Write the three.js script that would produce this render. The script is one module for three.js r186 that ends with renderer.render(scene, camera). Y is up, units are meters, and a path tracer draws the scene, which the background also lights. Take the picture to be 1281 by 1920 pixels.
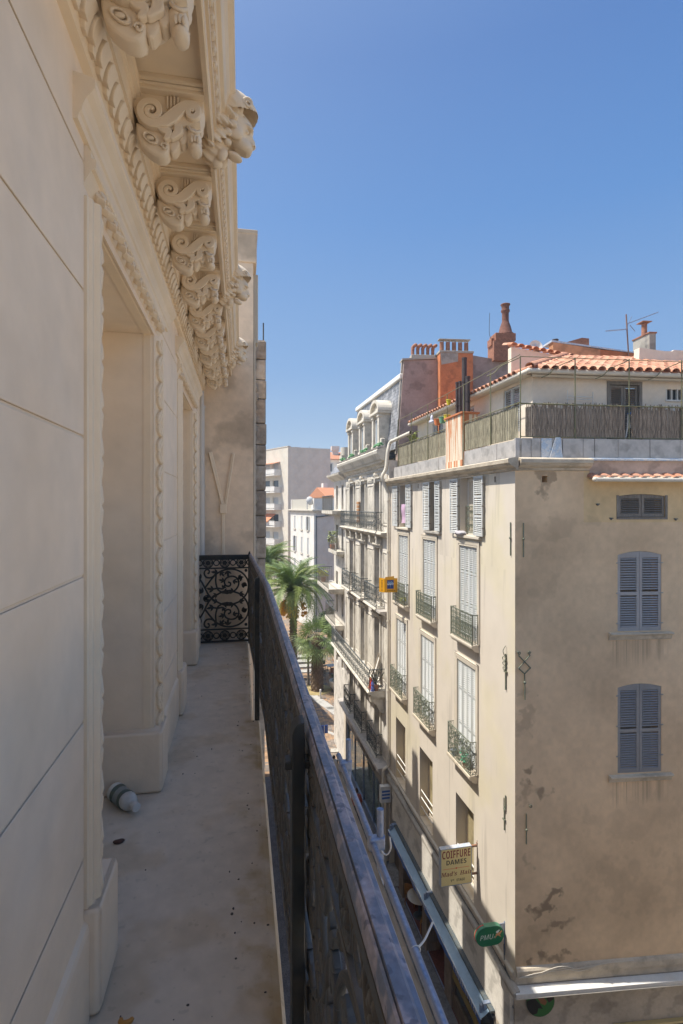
import * as THREE from 'three';
import { mergeGeometries, toCreasedNormals } from 'three/addons/utils/BufferGeometryUtils.js';
import { RoundedBoxGeometry } from 'three/addons/geometries/RoundedBoxGeometry.js';
import { MarchingCubes } from 'three/addons/objects/MarchingCubes.js';

// ------------------------------------------------------------------ camera, sky, sun, exposure
const scene = new THREE.Scene();
const E = 15.6;                                    // eye height above the street
const YAW = 10.62 * Math.PI / 180;                 // the lens looks a little right of the street's axis
const camera = new THREE.PerspectiveCamera(2 * Math.atan(0.96) * 180 / Math.PI, 683 / 1024, 0.05, 900);
camera.position.set(0, E, 0);
camera.rotation.set(0, -YAW, 0);
camera.setViewOffset(683, 1024, 0, 5.9, 683, 1024); // shifted lens: verticals stay upright
scene.add(camera);
const renderer = new THREE.WebGLRenderer({ antialias: true });
renderer.setSize(683, 1024);
renderer.toneMapping = THREE.LinearToneMapping;
renderer.toneMappingExposure = 1.95;
renderer.shadowMap.enabled = true;
const SUN = new THREE.Vector3(-1, 1.82, -0.17).normalize();   // towards the sun
const sun = new THREE.DirectionalLight(new THREE.Color(1, 0.95, 0.86), 3.4);
sun.position.copy(SUN).multiplyScalar(80).add(new THREE.Vector3(4, 8, -30));
sun.target.position.set(4, 8, -30);
sun.castShadow = true; sun.shadow.mapSize.set(4096, 4096);
Object.assign(sun.shadow.camera, { left: -60, right: 60, top: 60, bottom: -60, near: 1, far: 200 });
scene.add(sun, sun.target);
{ // clear summer sky: deep blue overhead, paler to the horizon, brighter round the sun
  const w = 512, h = 256, d = new Float32Array(w * h * 4);
  const st = [[-90, .3, .26, .21], [-2, .33, .32, .31], [0, .31, .36, .41], [4, .225, .305, .395], [8, .165, .248, .37], [14, .104, .195, .35], [28, .038, .124, .304], [40, .010, .076, .244], [60, .012, .07, .222], [90, .012, .07, .222]];
  for (let j = 0; j < h; j++) for (let i = 0; i < w; i++) {
    const el = ((j + .5) / h - .5) * 180, az = ((i + .5) / w - .5) * 2 * Math.PI, ce = Math.cos(el * Math.PI / 180);
    let k = 0; while (k < st.length - 2 && el > st[k + 1][0]) k++;
    const f = Math.min(1, Math.max(0, (el - st[k][0]) / (st[k + 1][0] - st[k][0])));
    const x = Math.cos(az) * ce, z = Math.sin(az) * ce, y = Math.sin(el * Math.PI / 180);
    const a = Math.acos(Math.min(1, x * SUN.x + y * SUN.y + z * SUN.z)) * 180 / Math.PI;
    const au = el > 0 ? 2.2 * Math.exp(-a / 9) + .50 * Math.exp(-a / 31) : 0;
    for (let c = 0; c < 3; c++) d[(j * w + i) * 4 + c] = st[k][c + 1] + (st[k + 1][c + 1] - st[k][c + 1]) * f + au * [.92, .95, .90][c];
    d[(j * w + i) * 4 + 3] = 1;
  }
  const t = new THREE.DataTexture(d, w, h, THREE.RGBAFormat, THREE.FloatType);
  t.mapping = THREE.EquirectangularReflectionMapping; t.magFilter = t.minFilter = THREE.LinearFilter; t.wrapS = THREE.RepeatWrapping; t.needsUpdate = true;
  scene.background = t; scene.environment = t;
}
scene.fog = new THREE.FogExp2(new THREE.Color(0.55, 0.62, 0.7), 0.0011);

// ------------------------------------------------------------------ helpers
const PI = Math.PI, Y = h => h + E;
let seed = 7; const rnd = () => { seed |= 0; seed = seed + 0x6D2B79F5 | 0; let t = Math.imul(seed ^ seed >>> 15, 1 | seed); t = t + Math.imul(t ^ t >>> 7, 61 | t) ^ t; return ((t ^ t >>> 14) >>> 0) / 4294967296; };
const rr = (a, b) => a + (b - a) * rnd();
const V = (x, y, z) => new THREE.Vector3(x, y, z);
function uvm(g) { // uv in metres by the way each face points
  const p = g.attributes.position, n = g.attributes.normal, uv = new Float32Array(p.count * 2);
  for (let i = 0; i < p.count; i++) {
    const ax = Math.abs(n.getX(i)), ay = Math.abs(n.getY(i)), az = Math.abs(n.getZ(i));
    if (ay > ax && ay > az) { uv[2 * i] = p.getX(i); uv[2 * i + 1] = p.getZ(i); }
    else if (ax > az) { uv[2 * i] = p.getZ(i); uv[2 * i + 1] = p.getY(i); }
    else { uv[2 * i] = p.getX(i); uv[2 * i + 1] = p.getY(i); }
  }
  g.setAttribute('uv', new THREE.BufferAttribute(uv, 2)); return g;
}
function strip(g) { const q = g.index ? g.toNonIndexed() : g; for (const k of Object.keys(q.attributes)) if (k !== 'position' && k !== 'normal') q.deleteAttribute(k); return q; }
function M(gs) { gs = (Array.isArray(gs) ? gs : [gs]).flat(9).map(strip); return uvm(gs.length > 1 ? mergeGeometries(gs) : gs[0]); }
const B = (x0, x1, y0, y1, z0, z1) => new THREE.BoxGeometry(Math.abs(x1 - x0), Math.abs(y1 - y0), Math.abs(z1 - z0)).translate((x0 + x1) / 2, (y0 + y1) / 2, (z0 + z1) / 2);
const RB = (x0, x1, y0, y1, z0, z1, r = .01) => { const w = Math.abs(x1 - x0), h = Math.abs(y1 - y0), d = Math.abs(z1 - z0); return new RoundedBoxGeometry(w, h, d, 1, Math.min(r, w * .45, h * .45, d * .45)).translate((x0 + x1) / 2, (y0 + y1) / 2, (z0 + z1) / 2); };
const CY = (r0, r1, h, x, y, z, n = 12, open = false) => new THREE.CylinderGeometry(r1, r0, h, n, 1, open).translate(x, y + h / 2, z);   // base at y
const TU = (pts, r, n = 24, m = 6) => new THREE.TubeGeometry(new THREE.CatmullRomCurve3(pts), n, r, m, false);
const ROD = (a, b, r, m = 6) => { const d = b.clone().sub(a), g = new THREE.CylinderGeometry(r, r, d.length(), m); g.applyQuaternion(new THREE.Quaternion().setFromUnitVectors(V(0, 1, 0), d.clone().normalize())); return g.translate((a.x + b.x) / 2, (a.y + b.y) / 2, (a.z + b.z) / 2); };
const SP = (r, x, y, z, sx = 1, sy = 1, sz = 1, n = 10) => new THREE.SphereGeometry(r, n, Math.max(6, n - 2)).scale(sx, sy, sz).translate(x, y, z);
const shp = pts => new THREE.Shape(pts.map(p => new THREE.Vector2(p[0], p[1])));
const EX = (pts, d, bev = 0, holes = []) => { const s = pts instanceof THREE.Shape ? pts : shp(pts); for (const q of holes) s.holes.push(new THREE.Path(q.map(p => new THREE.Vector2(p[0], p[1])))); return new THREE.ExtrudeGeometry(s, { depth: d, bevelEnabled: bev > 0, bevelThickness: bev, bevelSize: bev, bevelSegments: 1, curveSegments: 10 }); };
// a profile (across, up) run along z from z0 to z1
const PROF = (pts, z0, z1) => EX(pts, Math.abs(z1 - z0)).translate(0, 0, Math.min(z0, z1));
const rect = (x0, x1, y0, y1) => [[x0, y0], [x1, y0], [x1, y1], [x0, y1]];
const names = {};
const numbered = n => { const k = names[n] = (names[n] ?? -1) + 1; return k ? n + '_' + String(k).padStart(3, '0') : n; };
function tag(o, label, category, group) { o.userData.label = label; o.userData.category = category; if (group) o.userData.group = group; return o; }
function thing(name, label, category, pos = [0, 0, 0], ry = 0, group) { const o = new THREE.Group(); o.name = numbered(name); o.position.set(...pos); o.rotation.y = ry; scene.add(o); return tag(o, label, category, group); }
function part(parent, name, gs, m, o = {}) {
  const g = o.shared ? gs : M(gs); const q = new THREE.Mesh(g, m); q.name = name; q.castShadow = q.receiveShadow = true;
  if (o.world) { g.translate(-parent.position.x, -parent.position.y, -parent.position.z); }
  if (o.pos) q.position.set(...o.pos); if (o.ry) q.rotation.y = o.ry; if (o.rot) q.rotation.set(...o.rot); if (o.scale) q.scale.set(...o.scale);
  if (o.uv) { const p = g.attributes.position, w = g.attributes.uv; for (let i = 0; i < p.count; i++) w.setXY(i, ...o.uv(p.getX(i), p.getY(i), p.getZ(i))); }
  if (o.stuff) q.userData.kind = 'stuff'; if (o.label) q.userData.label = o.label;
  parent.add(q); return q;
}
function struct(name, gs, m) { const q = new THREE.Mesh(M(gs), m); q.name = numbered(name); q.castShadow = q.receiveShadow = true; q.userData.kind = 'structure'; scene.add(q); return q; }
function solo(name, gs, m, label, category, group) { // a thing that is one mesh, its origin at its base
  const g = M(gs); g.computeBoundingBox(); const b = g.boundingBox, c = V((b.min.x + b.max.x) / 2, b.min.y, (b.min.z + b.max.z) / 2); g.translate(-c.x, -c.y, -c.z);
  const q = new THREE.Mesh(g, m); q.name = numbered(name); q.position.copy(c); q.castShadow = q.receiveShadow = true; scene.add(q); return tag(q, label, category, group);
}

// ------------------------------------------------------------------ textures
function noise(per, sd) { // periodic value noise
  const t = new Float32Array(per * per); let s = sd * 7919 + 13; for (let i = 0; i < t.length; i++) { s = Math.imul(s ^ s >>> 15, 2246822519) + 0x9E3779B9 | 0; s = Math.imul(s ^ s >>> 13, 3266489917) | 0; t[i] = ((s ^ s >>> 16) >>> 0) / 4294967296; }
  return (u, v) => { u = (u % 1 + 1) % 1 * per; v = (v % 1 + 1) % 1 * per; let x = Math.floor(u), y = Math.floor(v), f = u - x, g = v - y; f = f * f * (3 - 2 * f); g = g * g * (3 - 2 * g); x %= per; y %= per; const X = (x + 1) % per, Z = (y + 1) % per; const a = t[y * per + x], b = t[y * per + X], c = t[Z * per + x], d = t[Z * per + X]; return a + (b - a) * f + (c - a) * g + (a - b - c + d) * f * g; };
}
function fbm(per, oct, sd) { const n = []; for (let i = 0; i < oct; i++) n.push(noise(per << i, sd + i * 31)); let tot = 0; for (let i = 0; i < oct; i++) tot += .5 ** i; return (u, v) => { let r = 0; for (let i = 0; i < oct; i++) r += n[i](u, v) * .5 ** i; return r / tot; }; }
function tex(w, h, fn, size, color = true) { // fn(u,v) -> [r,g,b] 0..1 (as seen, sRGB) ; size = metres per repeat
  const d = new Uint8Array(w * h * 4); let k = 0;
  for (let j = 0; j < h; j++) for (let i = 0; i < w; i++) { const c = fn((i + .5) / w, (j + .5) / h); for (let q = 0; q < 3; q++) d[k++] = Math.max(0, Math.min(255, (Array.isArray(c) ? c[q] : c) * 255)); d[k++] = 255; }
  const t = new THREE.DataTexture(d, w, h); t.wrapS = t.wrapT = THREE.RepeatWrapping; t.magFilter = THREE.LinearFilter; t.minFilter = THREE.LinearMipmapLinearFilter; t.generateMipmaps = true; t.anisotropy = 8;
  if (color) t.colorSpace = THREE.SRGBColorSpace; const s = Array.isArray(size) ? size : [size, size]; t.repeat.set(1 / s[0], 1 / s[1]); t.needsUpdate = true; return t;
}
const f1 = fbm(4, 6, 1), f2 = fbm(8, 6, 2), f3 = fbm(32, 4, 3), f4 = fbm(3, 5, 4), f5 = fbm(64, 3, 9), f6 = fbm(16, 5, 12);
const sm = (a, b, x) => { x = Math.min(1, Math.max(0, (x - a) / (b - a))); return x * x * (3 - 2 * x); };
const T = {};
T.plaster = tex(1024, 1024, (u, v) => { const a = f1(u, v), b = f3(u, v), c = f2(v + .3, u); const k = .945 + .11 * (a - .5) + .06 * (b - .5); return [k + .005 + .03 * (c - .5), k, k - .01 - .04 * (c - .5)]; }, 2.6);
T.plasterB = tex(1024, 1024, (u, v) => .5 + .5 * (f2(u, v) - .5) + .4 * (f5(u, v) - .5), 1.7, false);
T.fineB = tex(512, 512, (u, v) => f3(u, v), .5, false);
T.grime = tex(1024, 1024, (u, v) => { const a = f1(u, v), b = f3(u, v), s = sm(.54, .72, f2(u + .2, v)); const k = .92 + .18 * (a - .5) + .10 * (b - .5) - .10 * s; return [k + .01, k, k - .02]; }, 2.2);
T.metal = tex(512, 512, (u, v) => { const a = sm(.45, .58, f2(u, v)), b = f3(u, v); const k = .9 + .2 * (b - .5); return [k * (1 - .12 * a), k * (1 - .06 * a), k]; }, .6);
T.stone = tex(1024, 1024, (u, v) => { const k = .87 + .4 * (f2(u, v) - .5) + .25 * (f3(u, v) - .5); return [k + .02, k, k - .03]; }, 1.4);
T.stoneB = tex(512, 512, (u, v) => f2(u, v) * .6 + f3(u, v) * .4, .8, false);
T.wood = tex(512, 512, (u, v) => { const g = f3(u, v * .12), k = .88 + .35 * (g - .5) + .12 * (f1(u, v) - .5); return [k, k * .97, k * .93]; }, .7);
T.patina = tex(1024, 1024, (u, v) => { // handrail: worn blue paint with pinkish-grey bare patches, dark pits
  const a = .8 * sm(.45, .56, f2(u, v) * .45 + f6(u, v) * .3 + f3(u, v) * .25), b = f5(u * 1, v), p = .6 * sm(.65, .72, f3(u + .4, v + .1));
  const blue = [.47, .495, .55], pink = [.70, .645, .645], pit = [.36, .37, .42]; return [0, 1, 2].map(i => ((blue[i] * (1 - a) + pink[i] * a) * (1 - p) + pit[i] * p) * (.88 + .24 * b));
}, [.42, .42]);
T.floor = tex(1024, 1024, (u, v) => { const a = f1(u, v), b = f3(u, v), s = sm(.74, .80, f5(u + .1, v)), w = sm(.5, .7, f2(u + .6, v)); const uu = u > .5 ? u - 1 : u, r = uu > -.2 && uu < .12 ? .6 * sm(.40, .62, f2(u, v) * .5 + f6(u, v) * .5 + (uu - .07) * 2.2) : 0; const k = .90 + .10 * (a - .5) + .09 * (b - .5) - .05 * s - .05 * w - .22 * r; return [k + .02 * w + .06 * r, k, k - .02 - .03 * w - .12 * r]; }, 1.6);
T.tile = tex(512, 512, (u, v) => { const a = f2(u, v), b = f3(u, v), k = .9 + .35 * (a - .5) + .2 * (b - .5); return [k, k * .96, k * .92]; }, .5);
T.pave = tex(1024, 1024, (u, v) => { // small setts seen from afar: patches of ochre, pink and grey
  const gx = Math.floor(u * 48), gy = Math.floor(v * 48), c = noise48(gx / 48, gy / 48), c2 = f2(u, v), e = Math.min(u * 48 - gx, v * 48 - gy) < .09 ? .8 : 1;
  const o = [.80, .66, .52], g = [.68, .64, .60], k = sm(.38, .62, c2 * .7 + c * .3); return [0, 1, 2].map(i => (o[i] * k + g[i] * (1 - k)) * (.86 + .25 * c) * e);
}, 9.6);
function noise48(a, b) { const s = Math.sin(a * 4127.1 + b * 9311.7) * 43758.5453; return s - Math.floor(s); }
T.asphalt = tex(512, 512, (u, v) => { const k = .75 + .5 * (f5(u, v) - .5) + .3 * (f2(u, v) - .5); return [k, k, k * 1.03]; }, 1.5);
T.slate = tex(512, 512, (u, v) => { const row = Math.floor(v * 16), col = Math.floor(u * 12 + (row % 2) * .5), fy = v * 16 - row, fx = (u * 12 + (row % 2) * .5) - col; const k = (.72 + .3 * noise48(col / 9, row / 7)) * (fy < .1 || fx < .06 ? .62 : 1); return [k, k, k * 1.02]; }, 2.4);
// the old plaster of the side wall: mottling, mould along the corner, patches and drip marks under the sills
T.side = tex(768, 1536, (u, v) => {
  const t = u * 8, h = v * 18 - E; const a = f1(u * .9, v * 2), b = f3(u * 2 % 1, v * 4 % 1), c = f2(u, v * 2 % 1), w = f6(u * 1.5 % 1, v * 3 % 1);
  const wx = 1.0 * (f2(u * 3 % 1, v * 7 % 1) - .5), wy = 1.0 * (f1(v * 9 % 1, u * 4 % 1) - .5); let k = .89 + .20 * (a - .5) + .08 * (b - .5) + .10 * (c - .5), mould = 0, ochre = 0;
  for (const [x, y, rx, ry, s] of [[.35, -6.35, .22, .2, .8], [.62, -7.05, .2, .32, .8], [.3, -7.0, .3, .25, .5], [.32, -8.7, .25, .25, .45], [.75, -9.7, .55, .1, 1], [1.0, -10.15, .5, .14, .8], [.65, -11.0, .17, .35, 1], [1.1, -11.2, .7, .12, .8], [.3, -4.9, .18, .5, .35], [1.2, -.5, 1, .5, .28], [.6, -1.6, .5, .6, .25], [.5, -10.6, .4, .7, .3], [3.1, -9.4, 1.6, .8, .25], [2.7, -7.7, 1, .5, .2], [.75, .6, .2, .3, .7]]) { const q = 1 - ((t + wx - x) / rx) ** 2 - ((h + wy - y) / ry) ** 2; if (q > -.6) mould = Math.max(mould, s * sm(.30, .86, .5 + .42 * q + 1.3 * (w - .5) + 1.0 * (b - .5) - .16)); }
  for (const sy of [-3.2, -6.75]) if (t > 2.5 && t < 4 && h < sy - .05 && h > sy - 1.3) { const d = f3(u * 5 % 1, .3) * .65 + f5(u * 5 % 1, .7) * .35; mould = Math.max(mould, .45 * sm(.44, .62, d + .12 * (b - .5)) * sm(sy - 1.3 + .9 * f2(u * 4 % 1, .1), sy - .4, h)); }
  if (h > -.4 && t > 1.75) { ochre = .5 * sm(.3, .7, a + .3); }
  const m = [.44, .41, .39]; const col = [k + .02, k - .015, k - .05 - .1 * ochre]; return col.map((x, i) => x * (1 - mould * .6) + m[i] * .6 * mould);
}, [8, 18]);
T.front = tex(768, 1024, (u, v) => { const a = f1(u, v), b = f3(u, v), s = f3(u * 2 % 1, v * .15); let k = .96 + .08 * (a - .5) + .04 * (b - .5) - .08 * sm(.58, .75, s) ; return [k + .02, k, k - .02 - .05 * sm(.5, .8, f2(u, v))]; }, [11, 14]);
T.rough = tex(512, 512, (u, v) => f5(u, v) * .6 + f3(u, v) * .4, .7, false);
T.reed = tex(256, 256, (u, v) => { const g = f5(u, v * .05), k = .7 + .8 * (g - .5) + .2 * (f3(u, v) - .5); return [k, k * .97, k * .92]; }, .5);

function mat(hex, o = {}) { const c = new THREE.Color(hex); if (o.lin) c.setRGB(...o.lin); const { lin, phys, ...r } = o; return new (phys ? THREE.MeshPhysicalMaterial : THREE.MeshStandardMaterial)({ color: c, roughness: .85, metalness: 0, side: THREE.DoubleSide, ...r }); }
const m = {
  wallL: mat(0, { lin: [.95, .77, .585], map: T.plaster, bumpMap: T.plasterB, bumpScale: .003, roughness: .9 }),
  reveal: mat(0, { lin: [.90, .745, .575], map: T.plaster, bumpMap: T.plasterB, bumpScale: .002, roughness: .92 }),
  stoneL: mat(0, { lin: [.92, .755, .56], map: T.plaster, bumpMap: T.fineB, bumpScale: .0008, roughness: .85 }),
  floor: mat(0, { lin: [.84, .70, .575], map: T.floor, bumpMap: T.fineB, bumpScale: .001, roughness: .88 }),
  gable: mat(0, { lin: [.92, .735, .555], map: T.grime, bumpMap: T.plasterB, bumpScale: .003 }),
  quoin: mat(0, { lin: [.46, .41, .36], map: T.stone, bumpMap: T.stoneB, bumpScale: .012 }),
  mortar: mat(0, { lin: [.55, .50, .44], map: T.stone, bumpMap: T.stoneB, bumpScale: .008 }),
  iron: mat(0, { lin: [.06, .058, .05], map: T.metal, roughness: .5, metalness: .25, bumpMap: T.fineB, bumpScale: .0006 }),
  ironD: mat(0, { lin: [.17, .15, .125], map: T.metal, roughness: .6, metalness: .15, bumpMap: T.fineB, bumpScale: .0008 }),
  patina: mat(0, { lin: [.95, .95, .97], map: T.patina, roughness: .42, metalness: .08, bumpMap: T.fineB, bumpScale: .0008 }),
  zincpipe: mat(0, { lin: [.56, .51, .45], roughness: .42, metalness: .15 }),
  galv: mat(0, { lin: [.40, .44, .55], map: T.metal, roughness: .45, metalness: .5 }),
  board: mat(0, { lin: [.56, .48, .38], map: T.wood, bumpMap: T.fineB, bumpScale: .001 }),
  front: mat(0, { lin: [.65, .598, .52], map: T.front, bumpMap: T.plasterB, bumpScale: .002 }),
  trim: mat(0, { lin: [.66, .585, .48], map: T.plaster }),
  side: mat(0, { lin: [.95, .745, .50], map: T.side, bumpMap: T.plasterB, bumpScale: .004 }),
  base: mat(0, { lin: [.56, .48, .39], map: T.grime, bumpMap: T.rough, bumpScale: .006 }),
  corn: mat(0, { lin: [.68, .59, .47], map: T.grime, bumpMap: T.stoneB, bumpScale: .006 }),
  zinc: mat(0, { lin: [.60, .565, .54], map: T.grime, roughness: .5, metalness: .35 }),
  zincW: mat(0, { lin: [.80, .81, .82], map: T.metal, roughness: .45, metalness: .2 }),
  shut: mat(0, { lin: [.60, .61, .60], map: T.plaster, roughness: .6 }),
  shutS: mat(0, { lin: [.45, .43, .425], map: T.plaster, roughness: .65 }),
  shutG: mat(0, { lin: [.29, .27, .25], map: T.wood, roughness: .7 }),
  railG: mat(0, { lin: [.20, .205, .135], map: T.metal, roughness: .6 }),
  railK: mat(0, { lin: [.13, .14, .135], map: T.metal, roughness: .6 }),
  dark: mat(0, { lin: [.03, .028, .025], roughness: .6 }),
  glass: mat(0, { lin: [.05, .055, .06], roughness: .06, metalness: 0 }),
  pane: mat(0, { phys: true, lin: [.85, .92, .9], transmission: 1, thickness: 0, roughness: .02, ior: 1.5 }),
  white: mat(0, { lin: [.78, .76, .72], map: T.plaster }),
  penth: mat(0, { lin: [.88, .765, .63], map: T.plaster, bumpMap: T.plasterB, bumpScale: .002 }),
  gutter: mat(0, { lin: [.72, .66, .56], map: T.plaster, roughness: .6 }),
  orange: mat(0, { lin: [.62, .22, .09], map: T.grime, bumpMap: T.plasterB, bumpScale: .004 }),
  orangeL: mat(0, { lin: [.70, .36, .19], map: T.grime }),
  party: mat(0, { lin: [.42, .32, .29], map: T.grime, bumpMap: T.plasterB, bumpScale: .006 }),
  brick: mat(0, { lin: [.36, .17, .11], map: T.tile, bumpMap: T.rough, bumpScale: .004 }),
  pot: mat(0, { lin: [.42, .21, .14], map: T.tile }),
  tiles: [[.66, .36, .24], [.60, .30, .19], [.70, .42, .30], [.56, .30, .21]].map(c => mat(0, { lin: c, map: T.tile, roughness: .85 })),
  flue: mat(0, { lin: [.07, .045, .04], map: T.metal, roughness: .6 }),
  conc: mat(0, { lin: [.45, .42, .38], map: T.grime, bumpMap: T.rough, bumpScale: .004 }),
  reed: mat(0, { lin: [.60, .50, .42], map: T.reed, roughness: .9 }),
  reedG: mat(0, { lin: [.60, .57, .44], map: T.reed, roughness: .9, transparent: false }),
  pole: mat(0, { lin: [.26, .23, .11], map: T.metal, roughness: .6 }),
  wW: mat(0, { lin: [.74, .70, .65], map: T.grime, bumpMap: T.plasterB, bumpScale: .003 }),
  wWt: mat(0, { lin: [.70, .655, .58], map: T.grime }),
  slate: mat(0, { lin: [.36, .36, .36], map: T.slate, roughness: .55 }),
  shade: mat(0, { lin: [.50, .51, .52], map: T.plaster, roughness: .7 }),
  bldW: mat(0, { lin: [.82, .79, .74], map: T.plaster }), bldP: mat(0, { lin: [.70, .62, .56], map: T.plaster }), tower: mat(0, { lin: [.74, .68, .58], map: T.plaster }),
  roofR: mat(0, { lin: [.64, .30, .17], map: T.tile, bumpMap: T.rough, bumpScale: .01 }),
  pave: mat(0, { lin: [.55, .52, .5], map: T.pave, roughness: .9 }), bandW: mat(0, { lin: [.50, .48, .45], map: T.grime }),
  road: mat(0, { lin: [.17, .175, .19], map: T.asphalt }), kerb: mat(0, { lin: [.33, .33, .34], map: T.stone }), walk: mat(0, { lin: [.22, .225, .24], map: T.stone }),
  awn: mat(0, { lin: [.34, .47, .60], map: T.plaster, roughness: .8 }), awnB: mat(0, { lin: [.08, .16, .42], roughness: .8 }),
  red: mat(0, { lin: [.6, .05, .02], roughness: .5 }), leafG: mat(0, { lin: [.10, .19, .05], roughness: .7 }), soil: mat(0, { lin: [.30, .22, .12], map: T.grime }),
};

// ------------------------------------------------------------------ ground
struct('ground', [B(-260, 260, -.4, -.012, -420, 60)], mat(0, { lin: [.34, .31, .28], map: T.grime }));
struct('road', [B(-.45, 6.3, -.2, .0, -31, 40)], m.road);
struct('plaza_paving', [B(-60, 70, -.2, .004, -110, -31)], m.pave);
for (const [x0, z0, x1, z1, w] of [[4.6, -47, 8.3, -36, .75], [5.4, -36.9, 8.4, -33.4, .3], [5.6, -33.6, 9.5, -33.1, .5], [6.5, -40.6, 9, -40.4, .45], [7.6, -38.5, 9, -34.8, .3]]) { // pale stone bands in the paving
  const L = Math.hypot(x1 - x0, z1 - z0), a = Math.atan2(-(z1 - z0), x1 - x0);
  struct('paving_band', [B(0, L, 0, .008, -w / 2, w / 2).rotateY(a).translate(x0, 0, z0)], m.bandW);
}

// frame of the street front on the right: u runs towards the camera, out of the wall is +z
const DEL = 1.267 * PI / 180, CX = 6.537, CZ = -11.965, RY = -(PI / 2 - DEL);
const RP = s => [CX - Math.sin(DEL) * s, 0, CZ - Math.cos(DEL) * s];   // a point on the front line, s metres beyond the corner
const SB = 1.4558;                                                     // the side wall turns by this
{ const w = thing2('pavement', [B(-8.9, 8, 0, .14, -.5, .75)], RP(10), m.walk); for (let i = 0; i < 16; i++) part(w, 'kerb_stone', RB(-8.9 + i * 1.05, -7.86 + i * 1.05, 0, .15, .755, .90, .01), m.kerb); }
function thing2(name, gs, pos, mm) { const q = new THREE.Mesh(M(gs), mm); q.name = name; q.position.set(...pos); q.rotation.y = RY; q.receiveShadow = true; q.userData.kind = 'structure'; scene.add(q); return q; }

// ------------------------------------------------------------------ the balcony's own house (left)
const house = thing('apartment_building', 'pale stone house with the carved cornice whose balcony one stands on', 'building', [-.46, 0, -3]);
const HW = (n, gs, mm, o = {}) => part(house, n, gs, mm, { world: true, ...o });
const hp = (x, h, z) => [x + .46, Y(h), 3 - z];                // place of a shared piece; z counts metres ahead of the lens
const ZB = (x0, x1, h0, h1, z0, z1) => B(x0, x1, Y(h0), Y(h1), -z1, -z0);
const ZR = (x0, x1, h0, h1, z0, z1, r) => RB(x0, x1, Y(h0), Y(h1), -z1, -z0, r);
const ZP = (pts, z0, z1) => PROF(pts.map(p => [p[0], Y(p[1])]), -z1, -z0);
HW('lower_storeys', [B(-11, -.47, 0, Y(-1.75), -6.28, 12)], m.wallL);
HW('roof', [ZB(-11, -.47, 1.5, 1.74, -12, 6.28), ZB(-11.2, -11, -1.7, 1.7, -12, 6.28), ZB(-11, -.47, -1.75, 1.7, -12.2, -12), ZB(-11, -.47, -1.75, 1.5, 6.2, 6.28)], m.conc);
const wins = [[1.85, 3.02], [4.18, 5.33], [-.5, .6]];
{ // wall behind the block facing
  const seg = [[-12, -.503], [.603, 1.847], [3.023, 4.177], [5.333, 6.28]];
  HW('wall', seg.map(([a, b]) => ZB(-.80, -.4645, -1.75, 1.5, a, b)).concat(wins.map(([a, b]) => ZB(-.80, -.468, .929, 1.5, a, b))), m.reveal);
  const ys = [-1.53, -1.05, -.64, -.207, .205, .64, 1.02, 1.3];
  for (const [a, b] of [[-3.2, -.65], [.75, 1.70], [3.17, 4.03], [5.48, 6.28]]) for (let i = 0; i < 7; i++) HW('stone_block', [ZR(-.49, -.46, ys[i] + (i ? .0032 : 0), ys[i + 1] - .0032, a, b, .004)], m.wallL);
  HW('frieze', [ZB(-.47, -.452, 1.3, 1.5, -3.2, 6.28), ZB(-.47, -.463, .925, 1.31, 1.68, 3.2), ZB(-.47, -.463, .925, 1.31, 4.0, 5.5)], m.wallL);
  HW('added_bounce_board', wins.map(([a, b]) => ZB(-.83, -.80, -1.53, .98, a - .05, b + .05)), m.reveal);  // unseen pale boards, added behind the openings to bounce light onto the reveals
  HW('ceiling', [ZB(-6, -.8, 1.44, 1.497, -12, 6.2)], m.reveal);
  HW('room_wall', [ZB(-6, -5.9, -1.6, 1.44, -12, 6.2)], m.reveal);
}
// plinth along the foot of the wall and the surround's feet
for (const [a, b] of [[-3.2, 1.70], [3.2, 4.0], [5.5, 6.28]]) HW('plinth', [ZP([[-.49, -1.53], [-.445, -1.53], [-.445, -1.262], [-.449, -1.246], [-.462, -1.232], [-.49, -1.23]], a, b)], m.wallL);
for (const [a, b] of wins.slice(0, 2)) for (const [z0, z1] of [[a - .15, a + .10], [b - .05, b + .19]]) HW('plinth_block', [ZR(-.79, -.415, -1.53, -1.2, z0, z1, .02)], m.wallL);
// window surrounds: moulded jambs and lintel, a carved leaf band, a hood
const prof = [[0, -.52], [0, -.482], [.006, -.474], [.022, -.468], [.03, -.471], [.034, -.462], [.077, -.440], [.080, -.430], [.088, -.426], [.104, -.426], [.110, -.434], [.114, -.441], [.134, -.441], [.140, -.449], [.150, -.452], [.150, -.49]];
const leafG = (() => { // one carved leaf: a pointed lobe with a rib
  const s = new THREE.Shape(); s.moveTo(0, -.034); s.bezierCurveTo(.03, -.02, .026, .02, .004, .036); s.bezierCurveTo(-.018, .024, -.028, -.012, 0, -.034);
  const g = new THREE.ExtrudeGeometry(s, { depth: .006, bevelEnabled: true, bevelThickness: .008, bevelSize: .006, bevelSegments: 2, curveSegments: 5 });
  return M([g, SP(.007, .012, -.034, .008, 1, 1, 1, 6), ROD(V(0, -.03, .014), V(.003, .03, .014), .003, 5)]);
})();
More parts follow.
